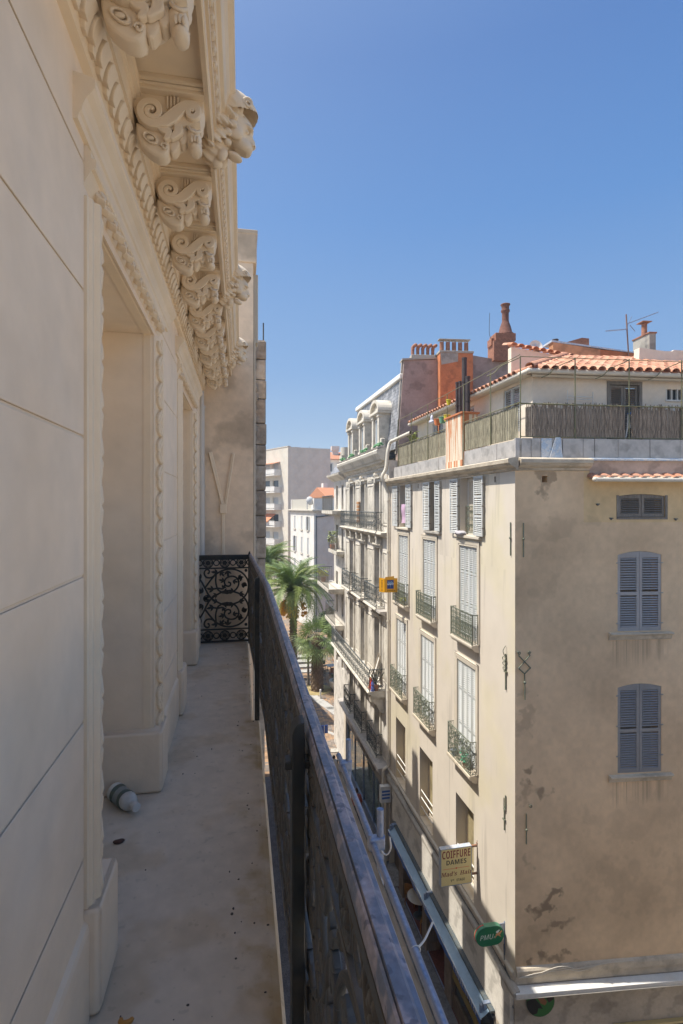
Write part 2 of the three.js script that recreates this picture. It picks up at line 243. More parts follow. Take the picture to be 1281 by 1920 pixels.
for (const [k, [a, b]] of wins.slice(0, 2).entries()) {
  const jam = (z, sg) => EX(prof.map(([p, x]) => [x, sg * p]), 2.125).rotateX(-PI / 2).translate(0, Y(-1.2), -z);
  HW('window_jamb', [jam(a, -1)], m.stoneL); HW('window_jamb', [jam(b, 1)], m.stoneL);
  HW('window_lintel', [ZP(prof.map(([p, x]) => [x, .925 + p]), a - .15, b + .15)], m.stoneL);
  HW('window_hood', [ZP([[-.47, 1.075], [-.447, 1.078], [-.443, 1.094], [-.437, 1.10], [-.434, 1.118], [-.424, 1.14], [-.410, 1.155], [-.405, 1.163], [-.401, 1.167], [-.401, 1.19], [-.408, 1.196], [-.47, 1.21]], a - .26, b + .42)], m.stoneL);
  const rr0 = (h, z, rot) => part(house, 'carved_leaf', leafG, m.stoneL, { shared: true, pos: hp(-.449, h, z), rot, scale: [.74, .92, 1.15] });
  const lf = (h, z, y, i) => { const q = rr0(h, z); q.rotation.order = 'YZX'; q.rotation.set(0, y, i % 2 ? .4 : PI - .4); };
  for (let i = 0; i < 28; i++) { const h = -1.17 + i * .0755; lf(h, a - .055, PI / 2 + .47, i); lf(h, b + .055, PI / 2 - .47, i); }
  const nl = 17; for (let i = 0; i < nl; i++) { const q = rr0(.98, a - .04 + (b - a + .08) * i / (nl - 1)); q.quaternion.setFromRotationMatrix(new THREE.Matrix4().makeBasis(V(.45, .89, 0), V(0, 0, -1), V(-.89, .45, 0).negate())); q.rotateZ(i % 2 ? .4 : -.4); q.scale.set(.95, 1.1, 1.5); }
}
// cornice: overlapping carved scales, flat band, coffered soffit, brackets, corona with eggs, crown
HW('scale_bed', [ZP([[-.46, 1.28], [-.436, 1.285], [-.43, 1.295], [-.405, 1.385], [-.398, 1.395], [-.46, 1.40]], -3.2, 6.28)], m.stoneL);
const scaleG = (() => { const s = new THREE.Shape(), W = .041, L = .031; s.moveTo(-W, -L / 2 - .010); s.lineTo(-W, L / 2 - .014); s.quadraticCurveTo(-W * .8, L / 2 + .005, 0, L / 2 + .006); s.quadraticCurveTo(W * .8, L / 2 + .005, W, L / 2 - .014); s.lineTo(W, -L / 2 - .010); s.quadraticCurveTo(W * .8, -L / 2 + .004, 0, -L / 2 + .005); s.quadraticCurveTo(-W * .8, -L / 2 + .004, -W, -L / 2 - .010); const g = new THREE.ExtrudeGeometry(s, { depth: .012, bevelEnabled: true, bevelThickness: .003, bevelSize: .002, bevelSegments: 2, curveSegments: 6 }); return M(g.rotateX(.05)); })();
const scaleS = M(scaleG.clone().scale(.74, 1, 1.25));
for (let i = 0; i < 140; i++) { // each scale overlaps the next along the band
  const z = .72 + i * .0395, q = part(house, 'carved_scale', i % 2 ? scaleG : scaleS, m.stoneL, { shared: true, pos: hp(-.4145 + (i % 2 ? 0 : .003), 1.338, z) });
  const ac = V(.035, .09, 0).normalize(), no = V(.09, -.035, 0).normalize(), al = V(0, 0, 1); q.quaternion.setFromRotationMatrix(new THREE.Matrix4().makeBasis(ac, al, no.clone().negate().multiplyScalar(-1)));
}
HW('frieze_band', [ZP([[-.46, 1.39], [-.40, 1.392], [-.395, 1.40], [-.385, 1.402], [-.385, 1.47], [-.375, 1.475], [-.375, 1.485], [-.36, 1.49], [-.355, 1.52], [-.46, 1.52]], -3.2, 6.28)], m.stoneL);
HW('soffit', [ZB(-.46, -.10, 1.535, 1.74, -3.2, 6.28)], m.stoneL);
HW('corona', [ZP([[-.135, 1.54], [-.135, 1.50], [-.118, 1.495], [-.112, 1.50], [-.110, 1.585], [-.10, 1.59], [-.098, 1.74], [-.135, 1.74]], -3.2, 6.28)], m.stoneL);
HW('crown', [ZP([[-.10, 1.59], [-.085, 1.592], [-.08, 1.61], [-.066, 1.615], [-.062, 1.635], [-.058, 1.665], [-.046, 1.69], [-.03, 1.70], [-.024, 1.706], [-.024, 1.745], [-.034, 1.752], [-.05, 1.77], [-.46, 1.86], [-.46, 1.73]], -3.2, 6.28)], m.stoneL);
{ const eg = SP(.017, 0, 0, 0, .75, 1, 1.35, 8), gs = []; for (let z = .6; z < 6.25; z += .062) gs.push(eg.clone().translate(-.098, Y(1.585), -z), B(-.102, -.09, Y(1.565), Y(1.60), -z - .033, -z - .029)); HW('egg_moulding', gs, m.stoneL, { stuff: true }); }
const spiral = (cx, cy, r0, r1, a0, turns, n) => { const o = []; for (let i = 0; i <= n; i++) { const f = i / n, a = a0 + turns * 2 * PI * f, r = r0 + (r1 - r0) * f; o.push([cx + r * Math.cos(a), cy + r * Math.sin(a)]); } return o; };
function ribbon(path, w0, w1, depth, bev = .003) { const L = [], R = []; path.forEach((p, i) => { const a = path[Math.max(0, i - 1)], b = path[Math.min(path.length - 1, i + 1)], dx = b[0] - a[0], dy = b[1] - a[1], l = Math.hypot(dx, dy) || 1, w = (w0 + (w1 - w0) * Math.sin(PI * i / (path.length - 1))) / 2; L.push([p[0] - dy / l * w, p[1] + dx / l * w]); R.unshift([p[0] + dy / l * w, p[1] - dx / l * w]); }); return EX(L.concat(R), depth, bev).translate(0, 0, -depth / 2); }
function ribbonW(path, depth, bev) { const L = [], R = []; path.forEach((p, i) => { const a = path[Math.max(0, i - 1)], b = path[Math.min(path.length - 1, i + 1)], dx = b[0] - a[0], dy = b[1] - a[1], l = Math.hypot(dx, dy) || 1, w = p[2] / 2; L.push([p[0] - dy / l * w, p[1] + dx / l * w]); R.unshift([p[0] + dy / l * w, p[1] - dx / l * w]); }); return EX(L.concat(R), depth, bev).translate(0, 0, -depth / 2); }
const brk = (() => {
  const th = .115, W = (a, w0, w1) => a.map((p, i) => [p[0], p[1], w0 + (w1 - w0) * i / (a.length - 1)]);
  // big volute by the wall, a diagonal band, small volute outside
  const big = W(spiral(.066, -.066, .008, .046, .9, 1.70, 36), .008, .022), bl = big[big.length - 1];
  const mid = [[.112, -.098, .034], [.136, -.078, .038], [.158, -.054, .034], [.182, -.031, .026]], small = W(spiral(.205, -.052, .026, .008, 1.75, -1.15, 18), .020, .010);
  const scroll = [ribbonW([...big, ...mid, ...small], th, .003)];
  const body = [EX([[0, 0], [.245, 0], [.245, -.03], [.232, -.075], [.20, -.085], [.17, -.10], [.12, -.12], [.066, -.118], [.02, -.10], [.006, -.066], [0, -.04]], th - .034).translate(0, 0, -(th - .034) / 2)];
  for (let i = 0; i < 4; i++) body.push(B(.118 + i * .012, .123 + i * .012, -.05 + i * .008, -.004, -th / 2 + .006, th / 2 - .006));
  const cap = [RB(-.005, .252, 0, .014, -.070, .070, .004), RB(-.01, .262, .012, .036, -.080, .080, .006)];
  const S = (pts) => { const q = new THREE.Shape(); q.moveTo(...pts[0]); q.splineThru(pts.slice(1).map(p => new THREE.Vector2(...p))); return q; };
  const ex = (pts, d, bv) => new THREE.ExtrudeGeometry(S(pts), { depth: d, bevelEnabled: true, bevelThickness: bv, bevelSize: bv, bevelSegments: 3, curveSegments: 8 }).translate(0, 0, -d / 2);
  const leaf = [ex([[.02, -.11], [.055, -.124], [.09, -.130], [.108, -.147], [.112, -.170], [.102, -.192], [.078, -.192], [.048, -.174], [.028, -.148], [.02, -.11]], th - .075, .013), ex([[.102, -.118], [.130, -.112], [.150, -.126], [.150, -.152], [.136, -.174], [.130, -.156], [.120, -.138], [.102, -.118]], th - .085, .010), ex([[.150, -.085], [.172, -.092], [.180, -.118], [.170, -.142], [.160, -.128], [.152, -.108], [.150, -.085]], th - .075, .009), ex([[.03, -.11], [.12, -.11], [.16, -.10], [.15, -.14], [.09, -.16], [.04, -.14], [.03, -.11]], th - .085, .006)];
  for (const sg of [-1, 1]) { const z = sg * (th / 2 - .018);
    leaf.push(new THREE.TorusGeometry(.022, .0055, 6, 20).scale(1.15, .62, 1).rotateZ(-.55).translate(.060, -.152, z), SP(.012, .060, -.152, z, 1.3, .7, .6, 8));
    leaf.push(TU(spiral(.108, -.176, .004, .013, 2.6, 1.1, 12).map(p => V(p[0], p[1], z)), .0045, 16, 5));
    leaf.push(ex([[.088, -.118], [.108, -.112], [.128, -.122], [.130, -.142], [.112, -.152], [.116, -.135], [.100, -.126], [.088, -.118]], .014, .006).translate(0, 0, z));
    leaf.push(ex([[.148, -.098], [.164, -.10], [.168, -.122], [.150, -.138], [.134, -.146], [.146, -.122], [.148, -.098]], .014, .006).translate(0, 0, z)); }
  const ball = [SP(.030, .206, -.118, 0, 1, 1.15, 1.5, 12), SP(.024, .214, -.152, 0, 1, .95, 1.6, 12)];
  for (const sg of [-1, 1]) ball.push(...[-1, 0, 1].map(k => SP(.0085, .214 + k * .011, -.134 - Math.abs(k) * .004, sg * .040, .8, 1.5, .8, 7)), TU([V(.19, -.095, sg * .038), V(.200, -.112, sg * .047), V(.220, -.116, sg * .045), V(.232, -.104, sg * .036)], .006, 8, 5));
  return { scroll: M(scroll), body: M(body), cap: M(cap), leaf: M(leaf), ball: M(ball) };
})();
for (let i = -1; i < 10; i++) {
  const z = 1.585 + i * .4935;
  const b0 = part(house, 'cornice_bracket', brk.body, m.stoneL, { shared: true, pos: hp(-.388, 1.50, z), scale: [1.02, 1.04, 1] });
  for (const [n, g] of [['scroll', brk.scroll], ['abacus', brk.cap], ['acanthus_leaf', brk.leaf], ['leaf_tip', brk.ball]]) part(b0, n, g, m.stoneL, { shared: true });
  for (const e of [-.10, .085]) HW('coffer_rib', [ZR(-.38, -.13, 1.515, 1.537, z + e, z + e + .015, .004)], m.stoneL);
}
// lion heads on the crown
function sdfMesh(fn, bx, res) { // [x0,x1,y0,y1,z0,z1], largest side fits the grid
  const c = [(bx[0] + bx[1]) / 2, (bx[2] + bx[3]) / 2, (bx[4] + bx[5]) / 2], hs = Math.max(bx[1] - bx[0], bx[3] - bx[2], bx[5] - bx[4]) / 2 * 1.06;
  const mc = new MarchingCubes(res, new THREE.MeshStandardMaterial(), false, false, 200000); mc.isolation = 0; const hf = res / 2;
  for (let k = 0; k < res; k++) for (let j = 0; j < res; j++) for (let i = 0; i < res; i++) mc.field[k * res * res + j * res + i] = -fn(c[0] + (i - hf) / hf * hs, c[1] + (j - hf) / hf * hs, c[2] + (k - hf) / hf * hs);
  mc.update(); const n = mc.count, P = new Float32Array(n * 3), N = new Float32Array(n * 3), e = hs / res;
  for (let i = 0; i < n; i++) { const x = c[0] + mc.positionArray[3 * i] * hs, y = c[1] + mc.positionArray[3 * i + 1] * hs, z = c[2] + mc.positionArray[3 * i + 2] * hs; P.set([x, y, z], 3 * i); const q = V(fn(x + e, y, z) - fn(x - e, y, z), fn(x, y + e, z) - fn(x, y - e, z), fn(x, y, z + e) - fn(x, y, z - e)).normalize(); N.set([q.x, q.y, q.z], 3 * i); }
  const g = new THREE.BufferGeometry(); g.setAttribute('position', new THREE.BufferAttribute(P, 3)); g.setAttribute('normal', new THREE.BufferAttribute(N, 3)); return g;
}
const smin = (a, b, k) => { const h = Math.max(0, Math.min(1, .5 + .5 * (b - a) / k)); return b + (a - b) * h - k * h * (1 - h); };
const ell = (x, y, z, cx, cy, cz, rx, ry, rz) => { const a = (x - cx) / rx, b = (y - cy) / ry, c = (z - cz) / rz, l = Math.sqrt(a * a + b * b + c * c); return (l - 1) * Math.min(rx, ry, rz); };
const lionG = (() => { // faces +x, snout a little down; 0.33 m tall
  const f = (x, y, z) => { const az = Math.abs(z);
    let d = ell(x, y, z, .035, .035, 0, .085, .080, .070);                      // skull
    d = smin(d, ell(x, y, z, .085, .048, 0, .045, .040, .042), .02);            // forehead
    d = smin(d, ell(x, y, z, .112, .012, 0, .045, .024, .020), .014);           // bridge of the nose
    d = smin(d, ell(x, y, z, .108, -.028, 0, .050, .034, .042), .018);          // muzzle
    d = smin(d, ell(x, y, z, .150, -.004, 0, .016, .014, .022), .006);          // nose tip
    d = smin(d, ell(x, y, az, .118, -.036, .022, .034, .022, .020), .008);      // lips
    d = smin(d, ell(x, y, z, .092, -.092, 0, .040, .018, .030), .010);          // jaw
    d = smin(d, ell(x, y, az, .108, .050, .032, .026, .011, .022), .006);       // brows
    d = smin(d, ell(x, y, az, .068, -.012, .056, .034, .030, .016), .012);      // cheek bones
    d = Math.max(d, -ell(x, y, z, .118, -.066, 0, .058, .012, .034));           // open mouth
    d = Math.max(d, -ell(x, y, az, .118, .030, .036, .017, .012, .015));        // eye sockets
    d = Math.min(d, ell(x, y, az, .106, .028, .034, .013, .009, .011));         // eyes
    d = Math.max(d, -ell(x, y, az, .158, -.010, .012, .008, .006, .006));       // nostrils
    const my = y - .005, mr = Math.hypot(my, z * 1.05), ma = Math.atan2(my, az);
    let mane = ell(x, y, z, -.01, .0, 0, .060, .150, .118); mane += .010 * Math.sin(ma * 12 + mr * 60 + x * 20) + .006 * Math.sin(ma * 27 - mr * 70 + x * 60); d = smin(d, mane, .008);
    for (let i = 0; i < 7; i++) { const a = -1.35 + i * .45, cy = .005 + .094 * Math.sin(a), cz = .080 * Math.cos(a); const tw = .012 * (i % 2); d = smin(d, ell(x, y, az, .036 + tw, cy, Math.max(.01, cz), .022, .016, .014), .003); d = Math.max(d, -ell(x, y, az, .058 + tw, cy, Math.max(.01, cz), .005, .005, .005)); } // locks round the face
    d = smin(d, ell(x, y, az, .045, .098, .056, .016, .026, .014), .005);       // ears
    d = smin(d, ell(x, y, az, .045, -.125, .03, .024, .034, .018), .006); d = smin(d, ell(x, y, z, .030, -.160, 0, .026, .026, .024), .008);
    const sh = Math.max(ell(x, y, z, .0, .105, 0, .135, .088, .105), -ell(x, y, z, .03, .078, 0, .13, .088, .092), -(y - .06)); // shell above the head
    return Math.min(d, sh); };
  return M(sdfMesh(f, [-.07, .18, -.20, .21, -.14, .14], 92));
})();
const curlG = M([TU(spiral(0, 0, .006, .024, 0, 1.6, 20).map(p => V(p[0], p[1], 0)), .006, 24, 6)]);
for (const z of [2.33, 3.98, 5.68, .68]) {
  const q = part(house, 'lion_head', lionG, m.stoneL, { shared: true, pos: hp(-.075, 1.60, z), scale: [.88, .88, .88], rot: [0, 0, -.38] });
  for (const sg of [-1, 1]) { const c = part(q, 'mane_curl', curlG, m.stoneL, { shared: true, pos: [.075, .125, sg * .088], rot: [0, .2, 0] }); }
}
// balcony slab
const slabP = (x1) => [[-1.15, -1.75], [x1 - .05, -1.75], [x1 - .02, -1.70], [x1, -1.66], [x1, -1.555], [x1 - .012, -1.537], [x1 - .035, -1.53], [-1.15, -1.53]];
HW('balcony_slab', [ZP(slabP(.132), -3, 3.86), ZP(slabP(.082), 3.86, 6.28)], m.floor);
HW('slab_moulding', [ZP([[-.47, -2.3], [-.40, -2.3], [-.2, -1.85], [.0, -1.76], [.02, -1.752], [-.47, -1.752]], -3, 6.28)], m.wallL);
HW('room_floor', [ZB(-5.9, -.9, -1.6, -1.534, -12, 6.2)], m.floor);

// ------------------------------------------------------------------ cast-iron railing of the balcony
const scrollPanel = (res = 1) => { // 0.585 wide, field 0.67 tall, built at the origin in x,y
  const P = (x, y) => V((x - 60) / 910 * .585, (1510 - y) / 1075 * .67, 0), mir = y => 1936 - y;
  const tubes = [], leaves = [];
  const curves = [[[262, 525], [290, 505], [285, 462], [240, 452], [205, 512], [240, 588], [325, 595], [420, 525], [520, 472], [640, 450], [780, 480], [880, 552], [945, 660], [958, 780], [930, 890], [880, 965], [800, 1040], [720, 1072]],
    [[110, 590], [180, 700], [230, 810], [290, 920], [345, 980], [420, 1030], [500, 1075], [600, 1098], [720, 1072]], [[225, 770], [300, 660], [380, 560]], [[405, 545], [400, 680], [440, 820], [490, 852]],
    [[470, 862], [600, 880], [720, 840], [780, 760], [790, 680], [740, 600], [650, 582], [570, 622], [545, 690], [580, 752], [640, 752], [652, 705], [608, 682]], [[320, 812], [430, 790], [520, 800], [558, 740]]];
  for (const c of curves) for (const up of [0, 1]) tubes.push(TU(c.map(p => P(p[0], up ? mir(p[1]) : p[1])), (res < .7 ? .0085 : .0105), Math.max(8, Math.round(c.length * 3.2 * res)), res < .7 ? 4 : 6));
  for (const y of [480, 1456]) tubes.push(SP(.018, ...P(915, y).toArray(), 1, 1, .6, 8));
  const lf = (x, y, a, s) => { for (const up of [0, 1]) for (const [da, k] of [[0, 1], [.75, .7], [-.75, .7]]) { const sh = new THREE.Shape(); const l = .060 * s * k; sh.moveTo(0, 0); sh.quadraticCurveTo(l * .5, l * .30, l, 0); sh.quadraticCurveTo(l * .5, -l * .30, 0, 0); const g = new THREE.ExtrudeGeometry(sh, { depth: .012, bevelEnabled: true, bevelThickness: .003, bevelSize: .003, bevelSegments: 1, curveSegments: res < .7 ? 2 : 3 }); const q = P(x, up ? mir(y) : y); leaves.push(g.rotateZ((up ? -1 : 1) * (a + da)).translate(q.x, q.y, -.006)); } };
  for (const a of [[150, 610, 2.4, 1.3], [130, 640, 3.6, 1.2], [430, 510, 3.0, 1.2], [480, 500, -.9, 1.1], [595, 480, -1.4, 1.3], [850, 610, 3.4, 1.2], [840, 730, -.3, 1.1], [540, 660, 2.9, 1], [690, 670, -.2, 1], [360, 815, 2.9, 1.3], [520, 790, 1.0, .9], [540, 858, .2, 1.1], [700, 850, 3.0, 1.1], [420, 905, 3.5, 1], [800, 890, -.3, 1], [190, 850, 2.6, 1.3], [110, 900, 2.0, 1.4], [190, 965, .2, 1], [280, 910, -2.2, .8], [780, 600, 0, 1], [900, 700, -1.8, .9], [110, 980, 4.0, 1.3]]) lf(...a);
  return { stem: M(tubes), leaf: M(leaves) };
};
const rosBand = (() => { const rings = [], fl = [], bars = []; for (let i = 0; i < 3; i++) { const x = .135 + i * .1815; rings.push(new THREE.TorusGeometry(.051, .0075, 6, 22).translate(x, .075, 0)); bars.push(new THREE.TorusGeometry(.040, .005, 4, 6).translate(x, .075, 0)); for (let k = 0; k < 6; k++) fl.push(SP(.013, x + .017 * Math.cos(k * PI / 3), .075 + .017 * Math.sin(k * PI / 3), 0, 1, 1, .8, 6)); fl.push(SP(.011, x, .075, .006, 1, 1, 1, 6)); }
  for (let i = 0; i < 4; i++) rings.push(new THREE.TorusGeometry(.030, .0065, 6, 16).translate(.044 + i * .1815, .075, 0)); return { ring: M([...rings, ...bars]), fl: M(fl) }; })();
const scr = scrollPanel(1);
const railing = thing('balcony_railing', 'dark cast iron scrollwork railing with worn handrail along the near balcony', 'railing', [.16, Y(-1.53), -3]);
const RWp = (n, gs, mm, o = {}) => part(railing, n, gs, mm, { world: true, ...o });
function panelAt(x, z, ry, mm) { // base at floor, panel runs along its own +x
  const o = { shared: true, pos: [x - .16, .035, 3 - z], ry };
  const p = part(railing, 'scroll_panel', scr.stem, mm, { shared: true, pos: [x - .16, .165, 3 - z], ry }); part(p, 'iron_leaf', scr.leaf, mm, { shared: true });
  for (const y of [.01, .822]) { const q = part(railing, 'rosette_band', rosBand.ring, mm, { shared: true, pos: [x - .16, y, 3 - z], ry }); part(q, 'rosette', rosBand.fl, mm, { shared: true }); }
}
for (let i = 0; i < 8; i++) panelAt(.165, -.85 + i * .588, PI / 2, m.ironD);
const aE = Math.atan2(.075, 2.2); for (let i = 0; i < 4; i++) { const z = 3.86 + i * .588; if (i < 3 || true) panelAt(.165 - Math.tan(aE) * (z - 3.86), z, PI / 2 + aE, m.ironD); }
panelAt(-.500, 6.10, 0, m.iron);
const hrL = [[.159, -.577], [.1545, -.561], [.1553, -.549], [.1592, -.540], [.1626, -.537], [.1626, -.577]], hrT = [[.1642, -.577], [.1642, -.538], [.1655, -.5342], [.180, -.5332], [.184, -.5365], [.185, -.557], [.199, -.562], [.2015, -.567], [.2015, -.577]];
const hrUV = (x, y, z) => [x * .9 + y * .55, z * .8];
for (const hr of [hrL, hrT]) { RWp('handrail', [ZP(hr, -1.2, 3.86)], m.patina, { uv: hrUV });
  RWp('handrail', [PROF(hr.map(p => [p[0] - .172, Y(p[1])]), -2.26, 0).rotateY(aE).translate(.172, 0, -3.86)], m.patina, { uv: hrUV }); }
for (const [a, b] of [[-1.52, -1.50], [-1.382, -1.368], [-.70, -.685], [-.60, -.577]]) { RWp('rail_bar', [ZB(.157, .175, a, b, -1.2, 3.86), B(-.009, .009, Y(a), Y(b), -2.24, 0).rotateY(aE).translate(.165, 0, -3.86)], m.ironD); RWp('end_rail_bar', [ZB(-.52, .085, a, b, 6.09, 6.112)], m.iron); }
RWp('end_top_rail', [ZR(-.53, .09, -.577, -.545, 6.08, 6.12, .006)], m.iron);
for (const [x, z, w] of [[.131, 1.27, .026], [.11, 3.88, .03], [.085, 6.07, .02]]) RWp('post', [EX((() => { const s = new THREE.Shape(); s.moveTo(-w / 2, 0); s.lineTo(-w / 2, .98); s.quadraticCurveTo(-w / 2, 1.02, w / 2, 1.02); s.lineTo(w / 2, 0); return s; })(), .05, .002).translate(x, Y(-1.53), -z - .025)], m.iron);
RWp('brace', [ZR(.10, .17, -.62, -.6, 1.25, 1.29, .004), ZR(.09, .17, -1.46, -1.43, 1.25, 1.29, .004)], m.iron);

// things lying on the balcony floor
{ const t = thing('plastic_bottle', 'dirty white plastic bottle with dark green label lying in the doorway', 'bottle', [-.60, Y(-1.53), -2.88], 0);
  const lat = (pts) => new THREE.LatheGeometry(pts.map(p => new THREE.Vector2(p[0], p[1])), 24);
  const put = g => g.scale(1.06, 1.0, 1.06).rotateZ(PI / 2).rotateY(-.91).translate(.02, .046, .02);
  const bm = mat(0, { lin: [.86, .86, .84], map: T.stone, roughness: .35 }), lm = mat(0, { lin: [.16, .20, .17], map: T.floor, roughness: .6 });
  const flip = g => { const p = g.attributes.position; for (let i = 0; i < p.count; i++) { const x = p.getX(i), y = p.getY(i), z = p.getZ(i), a = Math.atan2(z, x), k = 1 - .035 * (1 + Math.sin(a * 3 + y * 60)) * (y > -.07 && y < .06 ? 1 : 0) - .05 * Math.max(0, Math.sin(a * 2 - y * 45)) * (y > .02 && y < .07 ? 1 : 0); p.setX(i, x * k); p.setZ(i, z * k); } g.computeVertexNormals(); g.rotateX(PI); return g; };
  part(t, 'body', [put(flip(lat([[0, -.115], [.034, -.115], [.042, -.108], [.043, -.09], [.0405, -.086], [.043, -.082], [.043, -.06], [.043, -.03], [.0425, .0], [.043, .03], [.041, .046], [.034, .062], [.021, .072], [.015, .076], [.015, .094], [.019, .095], [.019, .099]])))], bm);
  part(t, 'label', [put(flip(lat([[.0442, -.075], [.0442, -.06], [.0442, -.045]])))], lm); part(t, 'label', [put(flip(lat([[.0442, -.005], [.0442, .01], [.0442, .022]])))], lm);
  part(t, 'printed_band', [put(flip(lat([[.0438, -.045], [.0438, -.025], [.0438, -.005]])))], mat(0, { lin: [.36, .40, .40], map: T.stone, roughness: .5 }));
  part(t, 'cap', [put(flip(lat([[.0205, .099], [.0205, .119], [.018, .121], [0, .121]])))], mat(0, { lin: [.66, .64, .6], roughness: .5 }));
}
solo('dry_leaf', [(() => { const g = new THREE.SphereGeometry(.02, 10, 6, 0, PI * 1.2).scale(1.2, .5, .8); return g.translate(-.55, Y(-1.53) + .006, -2.57); })(), SP(.012, -.54, Y(-1.524), -2.575, 1.4, .6, .8)], mat(0, { lin: [.10, .05, .035], roughness: .8 }), 'small curled brown dead leaf on the balcony floor before the bottle', 'dead leaf');
solo('orange_peel', [(() => new THREE.TorusGeometry(.016, .007, 6, 10, 3.6).rotateX(1.2).translate(-.335, Y(-1.518), -1.665))()], mat(0, { lin: [.55, .25, .05], roughness: .6 }), 'scrap of orange peel on the balcony floor nearest the viewer', 'peel');
{ seed = 71; const g = []; for (let i = 0; i < 70; i++) { const x = i % 3 ? rr(-.05, .12) : rr(-.40, .1), z = 1.5 + 4.4 * rnd() ** 1.4, r = rr(.0015, .0042); g.push(SP(r, x, Y(-1.53) + r * .5, -z, rr(.8, 1.8), .7, rr(.8, 1.8), 5)); } const q = struct('grit', g, mat(0, { lin: [.10, .08, .065], roughness: .9 })); q.userData.kind = 'stuff'; tag(q, 'dark crumbs of grit scattered over the balcony floor', 'grit'); }
// rainwater pipe at the end of the front
{ const t = thing('downpipe', 'grey zinc downpipe beside the last window at the end of the near balcony', 'downpipe', [-.447, Y(-1.53), -6.2]);
  part(t, 'pipe', [CY(.042, .042, 1.78, 0, 0, 0, 16), CY(.040, .040, .88, 0, 1.78, 0, 16)], m.zincpipe); part(t, 'upper_pipe', [CY(.033, .030, .29, 0, 2.62, 0, 16)], m.zincpipe);
  for (const h of [1.74, 2.63]) part(t, 'collar', [CY(.047, .047, .03, 0, h, 0, 16), B(-.07, 0, h + .005, h + .025, -.008, .008)], m.zincpipe);
}
// scaffold below the balcony
{ const t = thing('scaffold', 'galvanised scaffold tubes with couplers running just outside the balcony below', 'scaffold', [.9, Y(-6), -3]); const S = (n, gs, mm) => part(t, n, gs, mm, { world: true });
  S('ledger_tube', [ROD(V(.899, Y(-2.35), 0), V(.899, Y(-2.35), -4.95), .0242, 14)], m.galv);
  for (const [i, z] of [3.62, 4.75].entries()) { S('upright_tube', [CY(.0242, .0242, 4, .955, Y(-6.12), -z, 14), CY(.018, .018, .005, .955, Y(-2.121), -z, 10)], m.galv); S('coupler', [RB(.865, .985, Y(-2.40), Y(-2.305), -z - .035, -z + .035, .018), CY(.034, .034, .08, .955, Y(-2.39), -z, 12), CY(.012, .012, .05, .875, Y(-2.33), -z + .02, 8)], m.galv); }
  S('wire_tie', [TU([V(.93, Y(-2.36), -3.6), V(.985, Y(-2.42), -3.58), V(1.01, Y(-2.36), -3.55), V(1.0, Y(-2.27), -3.54)], .006, 14, 5)], m.white);
  S('cable_tie', [TU([V(.92, Y(-2.335), -2.7), V(.96, Y(-2.32), -2.72), V(1.03, Y(-2.28), -2.78)], .006, 8, 5), new THREE.TorusGeometry(.0262, .003, 5, 16).translate(.905, Y(-2.35), -2.7)], m.white);
}
solo('scaffold_board', [ZR(.853, .887, -2.47, -2.405, 0, 5, .006)], m.board, 'long beige timber edge board running beside the scaffold tube', 'board');

// ------------------------------------------------------------------ the next house on the left: rendered gable and quoined corner
{ const t = thing('neighbouring_house', 'taller grey rendered gable wall with a raised V mark behind the balcony end', 'building', [0, 0, -6.3]); const N = (n, gs, mm, o) => part(t, n, gs, mm, { world: true, ...o });
  N('gable_wall', [ZB(-9, .135, -15.6, 2.83, 6.3, 6.75)], m.gable);
  N('coping', [ZR(-9, .175, 2.83, 3.20, 6.285, 6.80, .015), ZR(-9, .185, 3.16, 3.215, 6.28, 6.81, .01)], m.gable);
  N('parapet_return', [ZR(.138, .20, 2.0, 2.84, 6.62, 6.79, .01), ZR(.14, .165, -15.6, 2.0, 6.45, 6.78, .005)], m.trim);
  N('house_body', [ZB(-9, .10, -15.6, 1.2, 6.75, 12)], m.gable);
  const bar = (x0, h0, x1, h1, w, d) => { const l = Math.hypot(x1 - x0, h1 - h0); return RB(-w / 2, w / 2, 0, l, 0, d, .005).rotateZ(Math.atan2(-(x1 - x0), h1 - h0)).translate(x0, Y(h0), -6.302); };
  N('raised_mark', [bar(-.205, -.02, -.352, .62, .044, .022), bar(-.213, -.02, -.362, .60, .012, .030), bar(-.185, .0, -.092, .61, .034, .0225), bar(-.176, .02, -.086, .60, .010, .030), RB(-.245, -.170, Y(-.085), Y(.02), -6.302, -6.262, .006), RB(-.225, -.19, Y(-.62), Y(-.08), -6.302, -6.288, .004)], m.stoneL);
  // rough stone corner of the part behind, block by block
  let h = -1.6; const hs = []; seed = 21; while (h < 2.28) { const k = rr(.24, .36); hs.push([h, Math.min(h + k, 2.3)]); h += k + .005; }
  for (const [a, b] of hs) N('stone_block', [ZR(.14, .335 + rr(-.008, .008), a, b, 7.5 - rr(0, .02), 7.9, .018)], rnd() < .13 ? m.mortar : m.quoin);
  N('mortar_core', [ZB(.08, .318, -15.6, 2.28, 7.53, 11.9), ZR(.15, .325, 2.28, 2.31, 7.5, 7.9, .006)], m.mortar);
  N('rough_edge', [...Array(26)].map((_, i) => SP(.03 + .02 * rnd(), .165 + .02 * rnd(), Y(-1.3 + i * .14), -7.46, 1, 1.6, .6, 7)), m.mortar);
  N('aerial_mast', [CY(.011, .011, .30, .305, Y(2.3), -7.65, 6)], m.railK);
}
